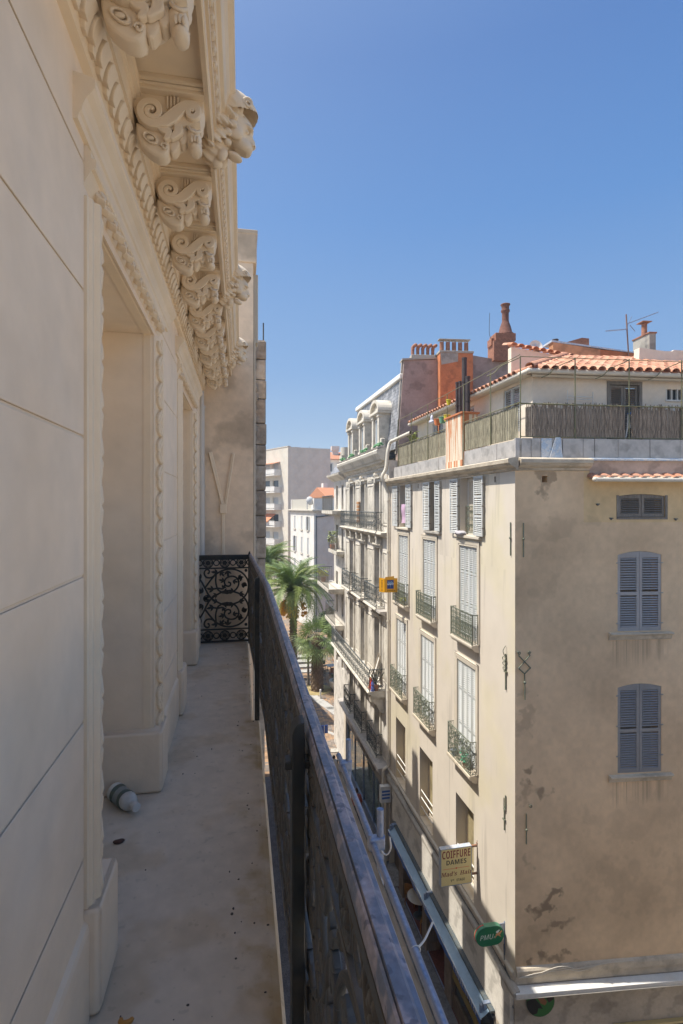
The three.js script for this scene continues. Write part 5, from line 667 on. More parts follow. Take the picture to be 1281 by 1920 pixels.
// ------------------------------------------------------------------ the ornate white house beyond the cream one
const WS = 10.45, white = thing('white_house', 'ornate white stone house with slate mansard and three arched dormers', 'building', RP(WS), RY);
const Wp = (n, gs, mm, o) => part(white, n, gs, mm, o);
const wb = (s0, s1, h0, h1, z0, z1) => B(-(s1 - WS), -(s0 - WS), Y(h0), Y(h1), z0, z1), wr = (s0, s1, h0, h1, z0, z1, r) => RB(-(s1 - WS), -(s0 - WS), Y(h0), Y(h1), z0, z1, r), wx = s => -(s - WS);
const wc = [12.2, 14.92, 17.5], rows = [[-1.12, 1.12], [-4.5, -1.95], [-8.1, -5.2], [-11.3, -9.35]];
Wp('front_wall', [EX(rect(wx(19.2), 0, Y(-11.7), Y(2.0)), .45, 0, rows.flatMap(([a, b]) => wc.map(s => rect(wx(s + .43), wx(s - .43), Y(a), Y(b))))).translate(0, 0, -.45)], m.wW);
Wp('core', [wb(10.5, 19.1, -11.6, 2.3, -9, -.9), wb(10.5, 19.1, -15.6, -12.2, -9, -4.2), wb(10.46, 19.2, -12.35, -11.65, -9, -.45)], m.wWt);
for (const [k, [a, b]] of rows.entries()) for (const [i, s] of wc.entries()) {
  const f = Wp('window_frame', [wb(s - .42, s - .34, a, b, -.32, -.26), wb(s + .34, s + .42, a, b, -.32, -.26), wb(s - .03, s + .03, a, b, -.318, -.262), wb(s - .42, s + .42, b - .08, b, -.315, -.265), wb(s - .42, s + .42, a + .75, a + .82, -.315, -.265)], m.white); part(f, 'pane', [wb(s - .34, s + .34, a, b - .08, -.30, -.295)], m.glass);
  Wp('window_surround', [wr(s - .60, s - .44, a, b + .02, 0, .07, .012), wr(s + .44, s + .60, a, b + .02, 0, .07, .012), wr(s - .68, s + .68, b + .02, b + .14, 0, .10, .015), wr(s - .74, s + .74, b + .14, b + .22, 0, .17, .02)], m.wWt);
  if (k === 0) Wp('keystone', [wr(s - .11, s + .11, b - .06, b + .36, .0, .2, .03), SP(.10, wx(s), Y(b + .30), .17, 1, 1.2, .7, 8)], m.wWt);
  if (k === 1) Wp('console', [wr(s - .66, s - .48, b + .22, b + .66, 0, .28, .03), SP(.12, wx(s - .57), Y(b + .5), .2, .7, 1.3, 1, 8), wr(s + .48, s + .66, b + .22, b + .66, 0, .28, .03), SP(.12, wx(s + .57), Y(b + .5), .2, .7, 1.3, 1, 8)], m.wWt, { stuff: true });
}
// raised panels between the windows
for (const [a, b] of rows.slice(0, 3)) for (const [s0, s1] of [[10.62, 11.35], [13.0, 14.1], [15.75, 16.65], [18.25, 19.05]]) { const w = .05, h0 = a + .25, h1 = b - .1; Wp('panel_moulding', [wr(s0, s1, h0, h0 + w, 0, .035, .01), wr(s0, s1, h1 - w, h1, 0, .035, .01), wr(s0, s0 + w, h0, h1, 0, .033, .01), wr(s1 - w, s1, h0, h1, 0, .033, .01), wr(s0 + .1, s1 - .1, h0 + .12, h1 - .12, 0, .02, .008)], m.wWt); }
for (const [s0, s1] of [[10.62, 11.35], [13.0, 14.1], [15.75, 16.65], [18.25, 19.05]]) Wp('frieze_panel', [wr(s0, s1, 1.14, 1.44, 0, .04, .012), wr(s0 + .12, s1 - .12, 1.2, 1.38, .03, .06, .01)], m.wWt);
Wp('cornice', [XP([[0, 1.75], [.08, 1.78], [.10, 1.86], [.16, 1.9], [.18, 1.98], [.36, 2.05], [.40, 2.14], [.52, 2.3], [.55, 2.42], [.5, 2.48], [0, 2.6]], wx(19.35), wx(10.5))], m.wWt);
{ const g = [], g2 = []; for (let s = 10.7; s < 19.2; s += .17) { g.push(wb(s, s + .09, 1.93, 2.03, .15, .32)); g2.push(SP(.045, wx(s), Y(1.62), .03, 1, 1.2, 1, 6)); } Wp('dentils', g, m.wWt, { stuff: true }); Wp('bead_row', g2, m.wWt, { stuff: true }); }
Wp('mansard_roof', [(() => { const z0 = -.30, z1 = -.62, x0 = wx(19.15), x1 = -.05; const g = new THREE.BufferGeometry(); const q = [[x0, 2.5, z0], [x1, 2.5, z0], [x1, 5.6, z1], [x0 + .3, 5.6, z1]].map(p => [p[0], Y(p[1]), p[2]]); g.setAttribute('position', new THREE.Float32BufferAttribute([...q[0], ...q[1], ...q[2], ...q[0], ...q[2], ...q[3]], 3)); g.computeVertexNormals(); return g; })(), (() => { const g = new THREE.BufferGeometry(); const x0 = wx(19.15); const q = [[x0, 2.5, -.3], [x0 + .3, 5.6, -.62], [x0 + .3, 5.6, -8], [x0, 2.5, -8]].map(p => [p[0], Y(p[1]), p[2]]); g.setAttribute('position', new THREE.Float32BufferAttribute([...q[0], ...q[1], ...q[2], ...q[0], ...q[2], ...q[3]], 3)); g.computeVertexNormals(); return g; })()], m.slate);
Wp('ridge', [wr(10.5, 18.9, 5.58, 5.82, -.9, -.5, .05), wb(10.5, 18.9, 5.55, 5.6, -8, -.9)], m.white);
Wp('gutter', [XP([[.10, 2.62], [.50, 2.50], [.53, 2.56], [.2, 2.68]], wx(19.3), wx(10.5))], m.zinc);
for (const s of [12.45, 15.1, 17.75]) {
  const x = wx(s), w = .62, y0 = Y(2.62), y1 = Y(4.28);
  const d = Wp('dormer', [B(x - w, x + w, y0, y1, -1.1, -.06), ...[-1, 1].flatMap(k => [RB(x + k * .50 - .12, x + k * .50 + .12, y0 + .2, y1 - .12, -.08, .07, .02), RB(x + k * .50 - .16, x + k * .50 + .16, y0, y0 + .22, -.08, .11, .02), RB(x + k * .50 - .16, x + k * .50 + .16, y1 - .16, y1, -.08, .11, .02), RB(x + k * .72 - .12, x + k * .72 + .1, y0, y0 + .5, -.2, .03, .06)]), RB(x - .76, x + .76, y1, y1 + .12, -1.0, .17, .02)], m.wWt);
  const pts = (r, rise) => { const p = []; for (let i = 0; i <= 14; i++) { const a = PI * i / 14; p.push([x + r * Math.cos(a), y1 + .12 + rise * Math.sin(a)]); } return p; };
  part(d, 'pediment', [EX(pts(.78, .58).concat(pts(.62, .44).reverse()), 1.25).translate(0, 0, -1.1), EX(pts(.60, .42), .9).translate(0, 0, -.95), EX(pts(.46, .33).concat(pts(.36, .24).reverse()), .06).translate(0, 0, -.05), RB(x - .45, x + .45, y1 + .12, y1 + .19, -.1, .08, .015), SP(.13, x, y1 + .25, -.02, 1.6, .7, .5, 8)], m.wWt);
  const f = part(d, 'window_frame', [B(x - .34, x - .28, y0 + .15, y1 - .2, -.05, -.02), B(x + .28, x + .34, y0 + .15, y1 - .2, -.05, -.02), B(x - .03, x + .03, y0 + .15, y1 - .2, -.05, -.02), B(x - .34, x + .34, y1 - .26, y1 - .2, -.05, -.015)], m.white); part(f, 'pane', [B(x - .34, x + .34, y0 + .15, y1 - .2, -.058, -.052)], mat(0, { lin: [.30, .36, .42], roughness: .08 }));
}
seed = 31; Wp('gutter_weeds', [...Array(60)].map(() => { const s = [11.1, 13.8, 16.4, 18.6][Math.floor(rnd() * 4)] + rr(-.5, .5); return SP(.07, wx(s), Y(2.66 + rr(0, .14)), .30 + rr(-.1, .1), 1, .6, 1, 5); }), mat(0, { lin: [.12, .28, .13], roughness: .8 }), { stuff: true });
// balconies
function whiteBalcony(s0, s1, h, dz, hg, ends = true) {
  Wp('balcony_slab', [XP([[0, h], [dz, h], [dz + .03, h - .06], [dz - .01, h - .12], [dz - .10, h - .15], [dz - .16, h - .22], [0, h - .30]], wx(s1), wx(s0))], m.wWt);
  const u0 = wx(s1) + .05, u1 = wx(s0) - .05, z = dz - .05, y = Y(h); const q = Wp('balcony_railing', [RB(u0, u1, y + hg - .04, y + hg, z - .02, z + .02, .006), B(u0, u1, y + .05, y + .07, z - .008, z + .008), ...(ends ? [u0, u1] : []).flatMap(x => [B(x - .015, x + .015, y, y + hg, z - .015, z + .015), B(x - .015, x + .015, y + hg - .035, y + hg - .005, 0, z), B(x - .01, x + .01, y + .05, y + .07, 0, z)])], m.railK);
  const n = Math.max(1, Math.round((u1 - u0) / .46)), w = (u1 - u0) / n; for (let i = 0; i < n; i++) part(q, 'scroll_panel', lowScr.stem, m.railK, { shared: true, pos: [u0 + i * w, y + .07, z], scale: [w / .585, (hg - .1) / .67, .9] });
  for (const x of [u0, u1]) part(q, 'side_scroll', lowScr.stem, m.railK, { shared: true, pos: [x, y + .07, .02], ry: -PI / 2, scale: [Math.max(.3, z / .585), (hg - .1) / .67, .9] });
}
whiteBalcony(11.35, 19.25, -1.16, .36, .9); Wp('slab_end', [XP([[0, -1.16], [.34, -1.16], [.36, -1.25], [.2, -1.34], [0, -1.44]], wx(11.33), wx(10.5))], m.wWt);
for (const s of wc) whiteBalcony(s - .95 + (s === wc[0] ? -.1 : 0), s + 1.15, -4.58, .42, .98); Wp('slab_end', [XP([[0, -4.6], [.40, -4.6], [.42, -4.68], [.2, -4.78], [0, -4.9]], wx(11.1), wx(10.5))], m.zinc);
whiteBalcony(11.0, 19.9, -8.22, .78, .98); Wp('balcony_console', [11.2, 13.5, 16.2, 18.8].flatMap(s => [EX([[0, Y(-8.5)], [.66, Y(-8.5)], [.62, Y(-8.72)], [.35, Y(-8.9)], [.2, Y(-9.2)], [0, Y(-9.35)]], .22).rotateY(-PI / 2).translate(wx(s), 0, 0), SP(.15, wx(s) - .11, Y(-8.72), .5, .9, 1, 1, 8)]), m.wWt, { stuff: true });
for (const s of wc) whiteBalcony(s - .75, s + 1.0, -11.35, .34, 1.0);
Wp('shop_cornice', [XP([[0, -11.36], [.5, -11.42], [.53, -11.5], [.46, -11.56], [.42, -11.66], [.18, -11.72], [0, -11.75]], wx(19.2), wx(10.5))], m.zinc);
Wp('shop_fascia', [wb(10.95, 18.7, -12.55, -11.75, -.1, .12)], mat(0, { lin: [.40, .375, .35], map: T.grime })); Wp('shop_pier', [wb(10.5, 11.0, -15.6, -11.75, -.45, .13)], m.trim); Wp('shop_pier', [wb(18.65, 19.2, -15.6, -11.75, -.45, .14)], m.trim);
{ const f = Wp('shop_front', [wb(11.0, 18.65, -15.6, -15.15, -.05, .05), ...[11.0, 12.9, 14.85, 16.75, 18.6].map(s => wb(s, s + .05, -15.15, -12.56, -.03, .05)), wb(11, 18.65, -12.62, -12.55, -.03, .05)], m.galv); part(f, 'pane', [wb(11.0, 18.65, -15.15, -12.56, .0, .008)], m.pane);
  const lt = []; seed = 8; for (let i = 0; i < 11; i++) { const s = 12.3 + i * .3; lt.push(wb(s, s + .03, -12.4, -11.98, .12, .145)); if (i % 3 !== 1) lt.push(wb(s, s + .17, -12.01, -11.98, .1205, .144)); if (i % 2) lt.push(wb(s, s + .17, -12.2, -12.17, .1205, .1435)); else lt.push(wb(s + .14, s + .17, -12.4, -11.98, .1205, .1445)); } part(f, 'raised_lettering', lt, m.shutG, { stuff: true }); 
  Wp('shop_room', [wb(11, 18.65, -15.6, -15.5, -4.2, -.06), wb(11, 18.65, -12.6, -12.5, -4.2, -.2), wb(11, 18.65, -15.5, -12.6, -4.2, -4.1)], m.conc); Wp('shop_display', [...Array(7)].map((_, i) => wb(11.6 + i, 12.1 + i, -15.5, -14.6 + .3 * (i % 3), -1.5, -.9)), m.trim, { stuff: true }); }
Wp('door_step', [wb(10.5, 10.95, -15.6, -15.45, .13, .3)], m.kerb);
// things on its balconies
{ const at = (s, z, h) => { const q = V(-s, 0, z).applyAxisAngle(V(0, 1, 0), RY).add(V(...RP(0))); return [q.x, Y(h), q.z]; };
  let t = thing('garden_figure', 'small red and blue garden figures in the corner of the long white balcony', 'figurine', at(11.35, .55, -8.22), RY); for (const [x, c] of [[0, [.6, .05, .02]], [.22, [.12, .16, .5]], [-.2, [.6, .16, .03]]]) { part(t, 'figure', [CY(.10, .07, .22, x, 0, 0, 10), SP(.075, x, .28, 0), new THREE.ConeGeometry(.07, .18, 10).translate(x, .42, 0)], mat(0, { lin: c, roughness: .5 })); }
  t = thing('potted_plant', 'dark leafless potted shrub at the near end of the long white balcony', 'plant', at(11.15, .4, -8.22), RY); part(t, 'pot', [CY(.10, .14, .24, 0, 0, 0, 12)], m.pot); seed = 14; part(t, 'foliage', [...Array(26)].map(() => ROD(V(0, .24, 0), V(rr(-.35, .35), rr(.6, 1.1), rr(-.3, .3)), .012, 4)), mat(0, { lin: [.10, .10, .07] }), { stuff: true });
  t = thing('deck_chair', 'folded pale wooden deck chair leaning on the white wall above the long balcony', 'chair', at(11.75, .3, -8.22), RY); part(t, 'frame', [ROD(V(-.2, 0, .2), V(.05, 1.5, -.2), .025), ROD(V(.2, 0, .2), V(.3, 1.45, -.2), .025), ROD(V(-.2, .1, .1), V(.2, .1, .1), .02)], m.board); part(t, 'canvas', [EX([[-.18, .2], [.22, .2], [.28, 1.3], [.03, 1.35]], .02).rotateX(-.24).translate(0, 0, .13)], m.white);
  t = thing('wooden_crate', 'stack of orange wooden slats standing on the upper white balcony', 'crate', at(15.55, .14, -1.16), RY); for (let i = 0; i < 6; i++) part(t, 'slat', [RB(-.22, .22, .3 + i * .19, .44 + i * .19, -.04, .04, .01)], mat(0, { lin: [.60, .32, .15], map: T.wood })); part(t, 'post', [B(-.2, -.15, 0, 1.4, -.05, -.02), B(.15, .2, 0, 1.4, -.05, -.02)], m.board);
}

// ------------------------------------------------------------------ the narrow balconied house beyond it
{ const t = thing('balconied_house', 'narrow pale house with iron balconies between the white house and the square', 'building', RP(19.25), RY); const x = s => -(s - 19.25), K = (n, g, mm, o) => part(t, n, g, mm, o), kb = (s0, s1, h0, h1, z0, z1) => B(x(s1), x(s0), Y(h0), Y(h1), z0, z1);
  K('wall', [EX(rect(x(22.9), 0, Y(-15.6), Y(1.9)), .4, 0, [[-.2, 1.3], [-3.2, -1.2], [-6.8, -4.2], [-10, -7.6]].flatMap(([a, b]) => [[19.9, 20.5], [21.6, 22.2]].map(([p, q]) => rect(x(q), x(p), Y(a), Y(b))))).translate(0, 0, -.4), kb(19.3, 22.9, -15.6, 1.85, -7, -.45)], m.wW);
  for (const [a, b] of [[-.2, 1.3], [-3.2, -1.2], [-6.8, -4.2], [-10, -7.6]]) for (const [p, q] of [[19.9, 20.5], [21.6, 22.2]]) { const f = K('window', [kb(p, q, a, b, -.3, -.26)], m.shade); part(f, 'pane', [kb(p + .06, q - .06, a + .06, b - .06, -.262, -.255)], m.glass); }
  K('cornice', [XP([[0, 1.6], [.2, 1.75], [.42, 1.9], [.45, 2.02], [0, 2.1]], x(23.3), x(19.35))], m.wWt); K('roof', [EX([[.3, Y(2.05)], [-.7, Y(3.4)], [-7, Y(3.6)], [-7, Y(2)]], 3.6).rotateY(-PI / 2).translate(0, 0, 0).rotateY(0)], m.slate); K('roof_window', [kb(20.0, 20.6, 2.2, 3.1, -.4, .1), CY(.3, .3, .5, x(20.3), Y(3.1), -.2, 12).clone().rotateX(0)], m.wWt);
  for (const [h, dz, s1] of [[-.28, .75, 23.4], [-2.75, .5, 22.3], [-5.0, 1.0, 23.6], [-7.2, .6, 23.0]]) { K('balcony_slab', [kb(19.6, s1, h - .2, h, 0, dz), kb(19.7, s1 - .1, h - .32, h - .2, 0, dz - .2)], m.wWt); const y = Y(h), u0 = x(s1) + .05, u1 = x(19.6) - .05; const q = K('balcony_railing', [B(u0, u1, y + .9, y + .94, dz - .06, dz - .02), B(u0, u0 + .03, y + .9, y + .94, 0, dz - .02), B(u0, u1, y + .06, y + .08, dz - .05, dz - .03)], m.railK); const g = []; for (let u = u0; u < u1; u += .12) g.push(B(u, u + .012, y, y + .9, dz - .045, dz - .033)); for (let z = .05; z < dz; z += .14) g.push(B(u0, u0 + .012, y, y + .9, z, z + .012)); part(q, 'bars', g, mat(0, { lin: [.20, .18, .15] }), { stuff: true }); }
  const at = (s, z, h) => { const q = V(-s, 0, z).applyAxisAngle(V(0, 1, 0), RY).add(V(...RP(0))); return [q.x, Y(h), q.z]; };
  let k = 0; for (const [s, z, h, lab] of [[21.6, .35, -2.75, 'pale green leafy balcony plant on the second balcony of the narrow house'], [23.0, .7, -5.0, 'yellow green plant on the corner of the lowest long balcony of the narrow house']]) { const p = thing('balcony_plant', lab, 'plant', at(s, z, h), RY); part(p, 'pot', [CY(.14, .18, .3, 0, 0, 0, 10)], m.pot); seed = 50 + k++; part(p, 'foliage', [...Array(70)].map(() => { const g = SP(.11, 0, 0, 0, 1, .2, .45, 5); g.rotateZ(rr(-1.2, 1.2)).rotateY(rr(0, 6)); return g.translate(rr(-.6, .6), .4 + rr(0, .75) * (k === 1 ? 1 : .45), rr(-.25, .25)); }), mat(0, { lin: k === 1 ? [.30, .34, .16] : [.32, .34, .05] }), { stuff: true }); }
}

// ------------------------------------------------------------------ far buildings round the square
function frameAt(X, Z, dx, dz) { return { pos: [X, 0, -Z], ry: Math.atan2(dz, dx) }; } // +x of the frame runs along (dx, -dz) on the map
{ // low white house: lit left front and shaded end wall
  const t = thing('low_white_house', 'four storey white house with grey shutters and a roof terrace by the palms', 'building', [8.82, 0, -65.5], PI / 2 + .18 - PI); // +x towards the lens along the lit front, +z out of it
  const L = (n, g, mm, o) => part(t, n, g, mm, o); const W = [[-2.9, -2.1], [-5.7, -4.9], [-9.0, -8.2]], R4 = [[-3.1, -1.35], [-6.2, -4.1], [-9.4, -7.2], [-12.6, -10.6]];
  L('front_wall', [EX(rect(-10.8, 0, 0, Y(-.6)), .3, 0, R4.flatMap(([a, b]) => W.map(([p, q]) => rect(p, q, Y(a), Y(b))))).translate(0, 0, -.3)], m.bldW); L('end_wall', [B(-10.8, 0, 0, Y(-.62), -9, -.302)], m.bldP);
  L('cornice', [RB(-11, .3, Y(-.62), Y(-.42), -9.2, .32, .03), B(-11, .15, Y(-.8), Y(-.62), -9, .16)], m.wWt); L('terrace_parapet', [B(-10.6, -10.3, Y(-.42), Y(.95), -6, 0)], m.bldW); L('terrace_parapet', [B(-.3, 0, Y(-.42), Y(.95), -7.5, .0), B(-1.2, -.3, Y(-.42), Y(.95), -.2, 0)], m.bldW); L('terrace_screen', [B(-10.3, -1.2, Y(-.42), Y(.92), -.12, -.09)], mat(0, { lin: [.5, .47, .40] }));
  for (const [ri, [a, b]] of R4.entries()) for (const [wi, [p, q]] of W.entries()) { const open = (ri + wi) % 3 === 0; if (open) { L('shutter', [B(p - .42, p - .02, Y(a), Y(b), .02, .07)], m.shade); L('shutter', [B(q + .02, q + .42, Y(a), Y(b), .02, .07)], m.shade); L('pane', [B(p, q, Y(a), Y(b), -.24, -.2)], m.glass); } else { L('shutter', [B(p + .01, (p + q) / 2 - .01, Y(a), Y(b), -.08, -.04)], m.shade); L('shutter', [B((p + q) / 2 + .01, q - .01, Y(a), Y(b), -.08, -.04)], m.shade); } L('sill', [B(p - .12, q + .12, Y(a) - .14, Y(a), -.1, .12)], m.wWt); }
  L('drainpipe', [B(-.02, .08, 0, Y(-1.2), -.35, -.25), ROD(V(.1, Y(-1.35), -.3), V(.1, Y(-1.05), -3.4), .07, 6), ROD(V(.1, Y(-1.05), -3.4), V(.1, Y(-.8), -3.4), .07, 6)], m.railK);
  L('roof', [EX([[-8.6, Y(1.15)], [-1.4, Y(1.15)], [-1.4, Y(1.25)], [-5, Y(2.5)], [-8.6, Y(1.3)]], 7).rotateY(0).translate(0, 0, -9)], m.roofR); L('roof_room', [B(-8, -1.8, Y(-.4), Y(1.15), -8.6, -2.6)], m.trim); L('chimney', [B(-6, -5.2, Y(1.6), Y(3.1), -3.6, -3)], m.bldW);
}
{ const p = V(8.1, 0, -66.6); const d = thing('satellite_dish', 'pale satellite dish on the roof terrace of the low white house', 'satellite dish', [p.x, Y(-.42), p.z], .4); part(d, 'dish', [new THREE.SphereGeometry(.7, 18, 8, 0, 2 * PI, 0, .9).rotateX(PI / 2 + .2 - PI).translate(0, 1.0, -.3).rotateY(PI)], m.white); part(d, 'stand', [CY(.04, .04, 1, 0, 0, 0, 6)], m.galv); }
{ // beige tower with white balconies
  const t = thing('apartment_tower', 'tall beige apartment tower with white balconies and a flat roof', 'building', [7.55, 0, -88.1], -(PI / 2 - .447)); const Q = (n, g, mm, o) => part(t, n, g, mm, o); // +x back towards the lens along the lit front
  const fl = [6.2, 3.3, .4, -2.5, -5.5, -8.4];
  Q('front_wall', [EX(rect(-30, 0, 0, Y(9.8)), .3, 0, fl.flatMap(h => [[-5.2, -3.2], [-8.4, -6.2]].map(([p, q]) => rect(p, q, Y(h - .9), Y(h + 1.1))))).translate(0, 0, -.3)], m.tower);
  const a2 = .447 + .927; Q('end_wall', [EX([[0, 0], [-30, 0], [-30, 9], [-30, 30], [0 + 2.4, 7.6 + 1]].slice(0, 0).concat([[0, -.31], [-30, -.31], [-30, -24], [3.0, -24], [1.5, -7.9], [.02, -.31]]).map(p => [p[0], -p[1]]), Y(5.6)).rotateX(-PI / 2), EX([[0, -.31], [-30, -.31], [-30, -7.5], [1.45, -7.5]].map(p => [p[0], -p[1]]), Y(9.78)).rotateX(-PI / 2)], m.tower);
  Q('roof_edge', [B(-30, .05, Y(9.8), Y(9.95), -.5, .06)], m.wWt); Q('roof_vent', [B(-6, -5, Y(9.9), Y(10.5), -5.4, -4.2)], m.conc);
  for (const [i, h] of fl.entries()) { const q = Q('balcony', [B(-9.2, -2.3, Y(h - 1.05), Y(h - .85), 0, 1.3), B(-9.2, -2.3, Y(h - .75), Y(h - .05), 1.2, 1.3), B(-2.4, -2.3, Y(h - .85), Y(h - .05), 0, 1.2), B(-9.2, -2.3, Y(h - .06), Y(h + .02), 1.18, 1.32)], m.white); part(q, 'glazing', [B(-5.2, -3.2, Y(h - .9), Y(h + 1.1), -.28, -.2), B(-8.4, -6.2, Y(h - .9), Y(h + 1.1), -.28, -.2)], i % 2 ? m.glass : m.shade); }
  Q('sun_blind', [EX([[0, Y(7.5)], [1.2, Y(7.2)], [1.2, Y(7.14)], [0, Y(7.44)]], 6).rotateY(-PI / 2).translate(-2.6, 0, 0), EX([[0, Y(-1.3)], [1.6, Y(-2.6)], [1.6, Y(-2.68)], [0, Y(-1.4)]], 4.5).rotateY(-PI / 2).translate(-4.2, 0, 0)], mat(0, { lin: [.55, .22, .11] }));
  Q('window_panel', [[-3.2, -4.7], [-5.6, -7.1], [-8.3, -9.6]].map(([a, b]) => B(.25, .35, Y(-1), Y(5), b, a).rotateY(0).translate(-.1 + -a * .19 * .4, 0, 0)), m.white);
}
{ const t = thing('tiled_roof_house', 'distant white house with orange tiled roof and chimney behind the beige tower', 'building', [17, 0, -112]); part(t, 'wall', [B(-4, 12, 0, Y(9.9), -8, 0)], m.bldW); part(t, 'roof', [XP([[.8, 9.8], [.8, 10.0], [-4, 11.9], [-9, 10], [-9, 9.8]], -4.5, 12.5)], m.roofR); for (let i = 0; i < 5; i++) { const w = part(t, 'window', [B(-3.4 + i * 2.2, -2.2 + i * 2.2, Y(7.2), Y(9.2), .0, .08)], m.shade); part(w, 'pane', [B(-3.1 + i * 2.2, -2.5 + i * 2.2, Y(7.4), Y(9.0), .08, .09)], m.glass); } part(t, 'chimney', [B(2.4, 3.7, Y(10.4), Y(12.6), -3, -2), B(2.2, 3.9, Y(12.1), Y(13.0), -3.2, -1.8)], m.bldP); part(t, 'aerial', [ROD(V(-2.6, Y(9.6), -2), V(-2.6, Y(12.8), -2), .06, 5)], m.railK); }
// houses closing the views past the frame: across the side street and at the back of the square
{ const t = thing('side_street_house', 'cream house on the near side of the side street, just past the right edge', 'building', RP(-8), RY); part(t, 'wall', [B(0, 26, 0, Y(-3), -9, 0)], m.front); part(t, 'cornice', [B(-.2, 26, Y(-3), Y(-2.7), -9, .25)], m.corn); }
{ const t = thing('square_house', 'pale house closing the far side of the square behind the palms', 'building', [16, 0, -75]); part(t, 'wall', [B(-2, 22, 0, Y(-1.5), -10, 0)], m.bldP); part(t, 'roof', [B(-2.3, 22, Y(-1.5), Y(-1.2), -10, .3)], m.roofR); }
{ const t = thing('left_square_house', 'pale house on the left far side of the square behind the first palm', 'building', [0, 0, -120]); part(t, 'wall', [B(-30, 8, 0, Y(-3), -10, 0)], m.bldW); part(t, 'roof', [B(-30, 8.3, Y(-3), Y(-2.6), -10, .3)], m.roofR); }

// ------------------------------------------------------------------ palms
const frond = (len, droop, k) => { // feather leaf along +x, arching up then down
  seed = 100 + k; const pos = [], N = 46; const P = f => V(len * (f - .12 * droop * f * f), len * (.34 * f - (.34 + .42 * droop) * f * f * f) , 0);
  const tri = (a, b, c) => pos.push(a.x, a.y, a.z, b.x, b.y, b.z, c.x, c.y, c.z);
  for (let i = 3; i < N; i++) { const f = i / N, p = P(f), t = P(f + .01).sub(p).normalize(), l = len * (.05 + .17 * Math.sin(PI * Math.min(1, f * 1.05) ** .8)) * rr(.8, 1.1); for (const sg of [-1, 1]) { const d = V(t.x * .62, t.y * .62 + .18 - .25 * rnd(), sg * .78).normalize(); const e = p.clone().addScaledVector(d, l); e.y -= l * .22; const mid = p.clone().addScaledVector(d, l * .45); const w = t.clone().multiplyScalar(.022 * len / 3); tri(p.clone().sub(w), p.clone().add(w), mid.clone().add(w)); tri(p.clone().sub(w), mid.clone().add(w), mid.clone().sub(w)); tri(mid.clone().sub(w), mid.clone().add(w), e); } }
  const g = new THREE.BufferGeometry(); g.setAttribute('position', new THREE.Float32BufferAttribute(pos, 3)); g.computeVertexNormals();
  return M([g, TU([0, .25, .5, .75, 1].map(P), .018 * len / 3, 10, 4)]);
};
const palmLeaf = [[.24, .31, .055], [.30, .36, .08], [.16, .24, .05]].map(c => mat(0, { phys: true, lin: c, roughness: .55, transmission: .3, thickness: 0 })); const trunkM = mat(0, { lin: [.22, .155, .10], map: T.stone, bumpMap: T.rough, bumpScale: .03 });
function trunk(t, h, r0, r1, rings) { const g = [CY(r0, r1, h, 0, 0, 0, 14)]; seed = 60; for (let i = 0; i < rings; i++) { const y = h * (i + .3) / rings, r = r0 + (r1 - r0) * i / rings; for (let k = 0; k < 9; k++) { const a = k * 2 * PI / 9 + (i % 2) * .35; g.push(B(-.07, .07, -.06, .10, -.03, .05).rotateX(-.35).translate(0, y, r).rotateY(a + rr(-.1, .1))); } } part(t, 'trunk', g, trunkM); }
function datePalm(name, label, X, Z, hc, len, n, fruit) { const t = thing(name, label, 'palm tree', [X, 0, -Z]); const fr = [frond(len, .35, 1), frond(len, .9, 2), frond(len * .95, 1.5, 3)]; const y = Y(hc); trunk(t, y - .5, .34, .28, 26); seed = 200 + Math.round(Z); for (let i = 0; i < n; i++) { const f = i / n, a = i * 2.39996, el = 1.25 - 1.75 * f + rr(-.1, .1); const q = part(t, 'frond', fr[f < .35 ? 0 : f < .72 ? 1 : 2], palmLeaf[Math.floor(rnd() * 3)], { shared: true, pos: [0, y, 0] }); q.rotation.order = 'YXZ'; q.rotation.set(rr(-.5, .5), a, el * .8); }
  part(t, 'crown_base', [SP(.55, 0, y - .35, 0, 1, 1.1, 1, 10)], trunkM); if (fruit) { const om = mat(0, { lin: [.85, .42, .02], roughness: .6 }); for (const [a, d] of [[2.5, 1.3], [2.0, 1.35], [1.5, 1.3], [.9, 1.35], [2.9, 1.0], [3.6, .9]]) { const bx = Math.cos(a) * d, bz = Math.sin(a) * d; const g = []; for (let i = 0; i < 70; i++) { const v = rr(0, 1); g.push(SP(.06, bx + rr(-.30, .30) * Math.sqrt(v * (1.2 - v)) * 1.5, y - .85 - v * 1.2, bz + rr(-.3, .3) * Math.sqrt(v * (1.2 - v)) * 1.5, 1, 1.4, 1, 5)); } for (let i = 0; i < 14; i++) g.push(ROD(V(bx * .5, y - .35, bz * .5), V(bx + rr(-.15, .15), y - 1.2 + rr(-.3, .3), bz + rr(-.15, .15)), .012, 4)); part(t, 'date_cluster', g, om, { stuff: true }); } } return t; }
datePalm('date_palm', 'date palm with hanging orange fruit clusters in the middle of the square', 4.58, 48, -7.7, 4.1, 66, true);
datePalm('date_palm', 'date palm farther back at the left, partly hidden by the gable wall', 2.75, 60.5, -6.8, 4.2, 58, false);
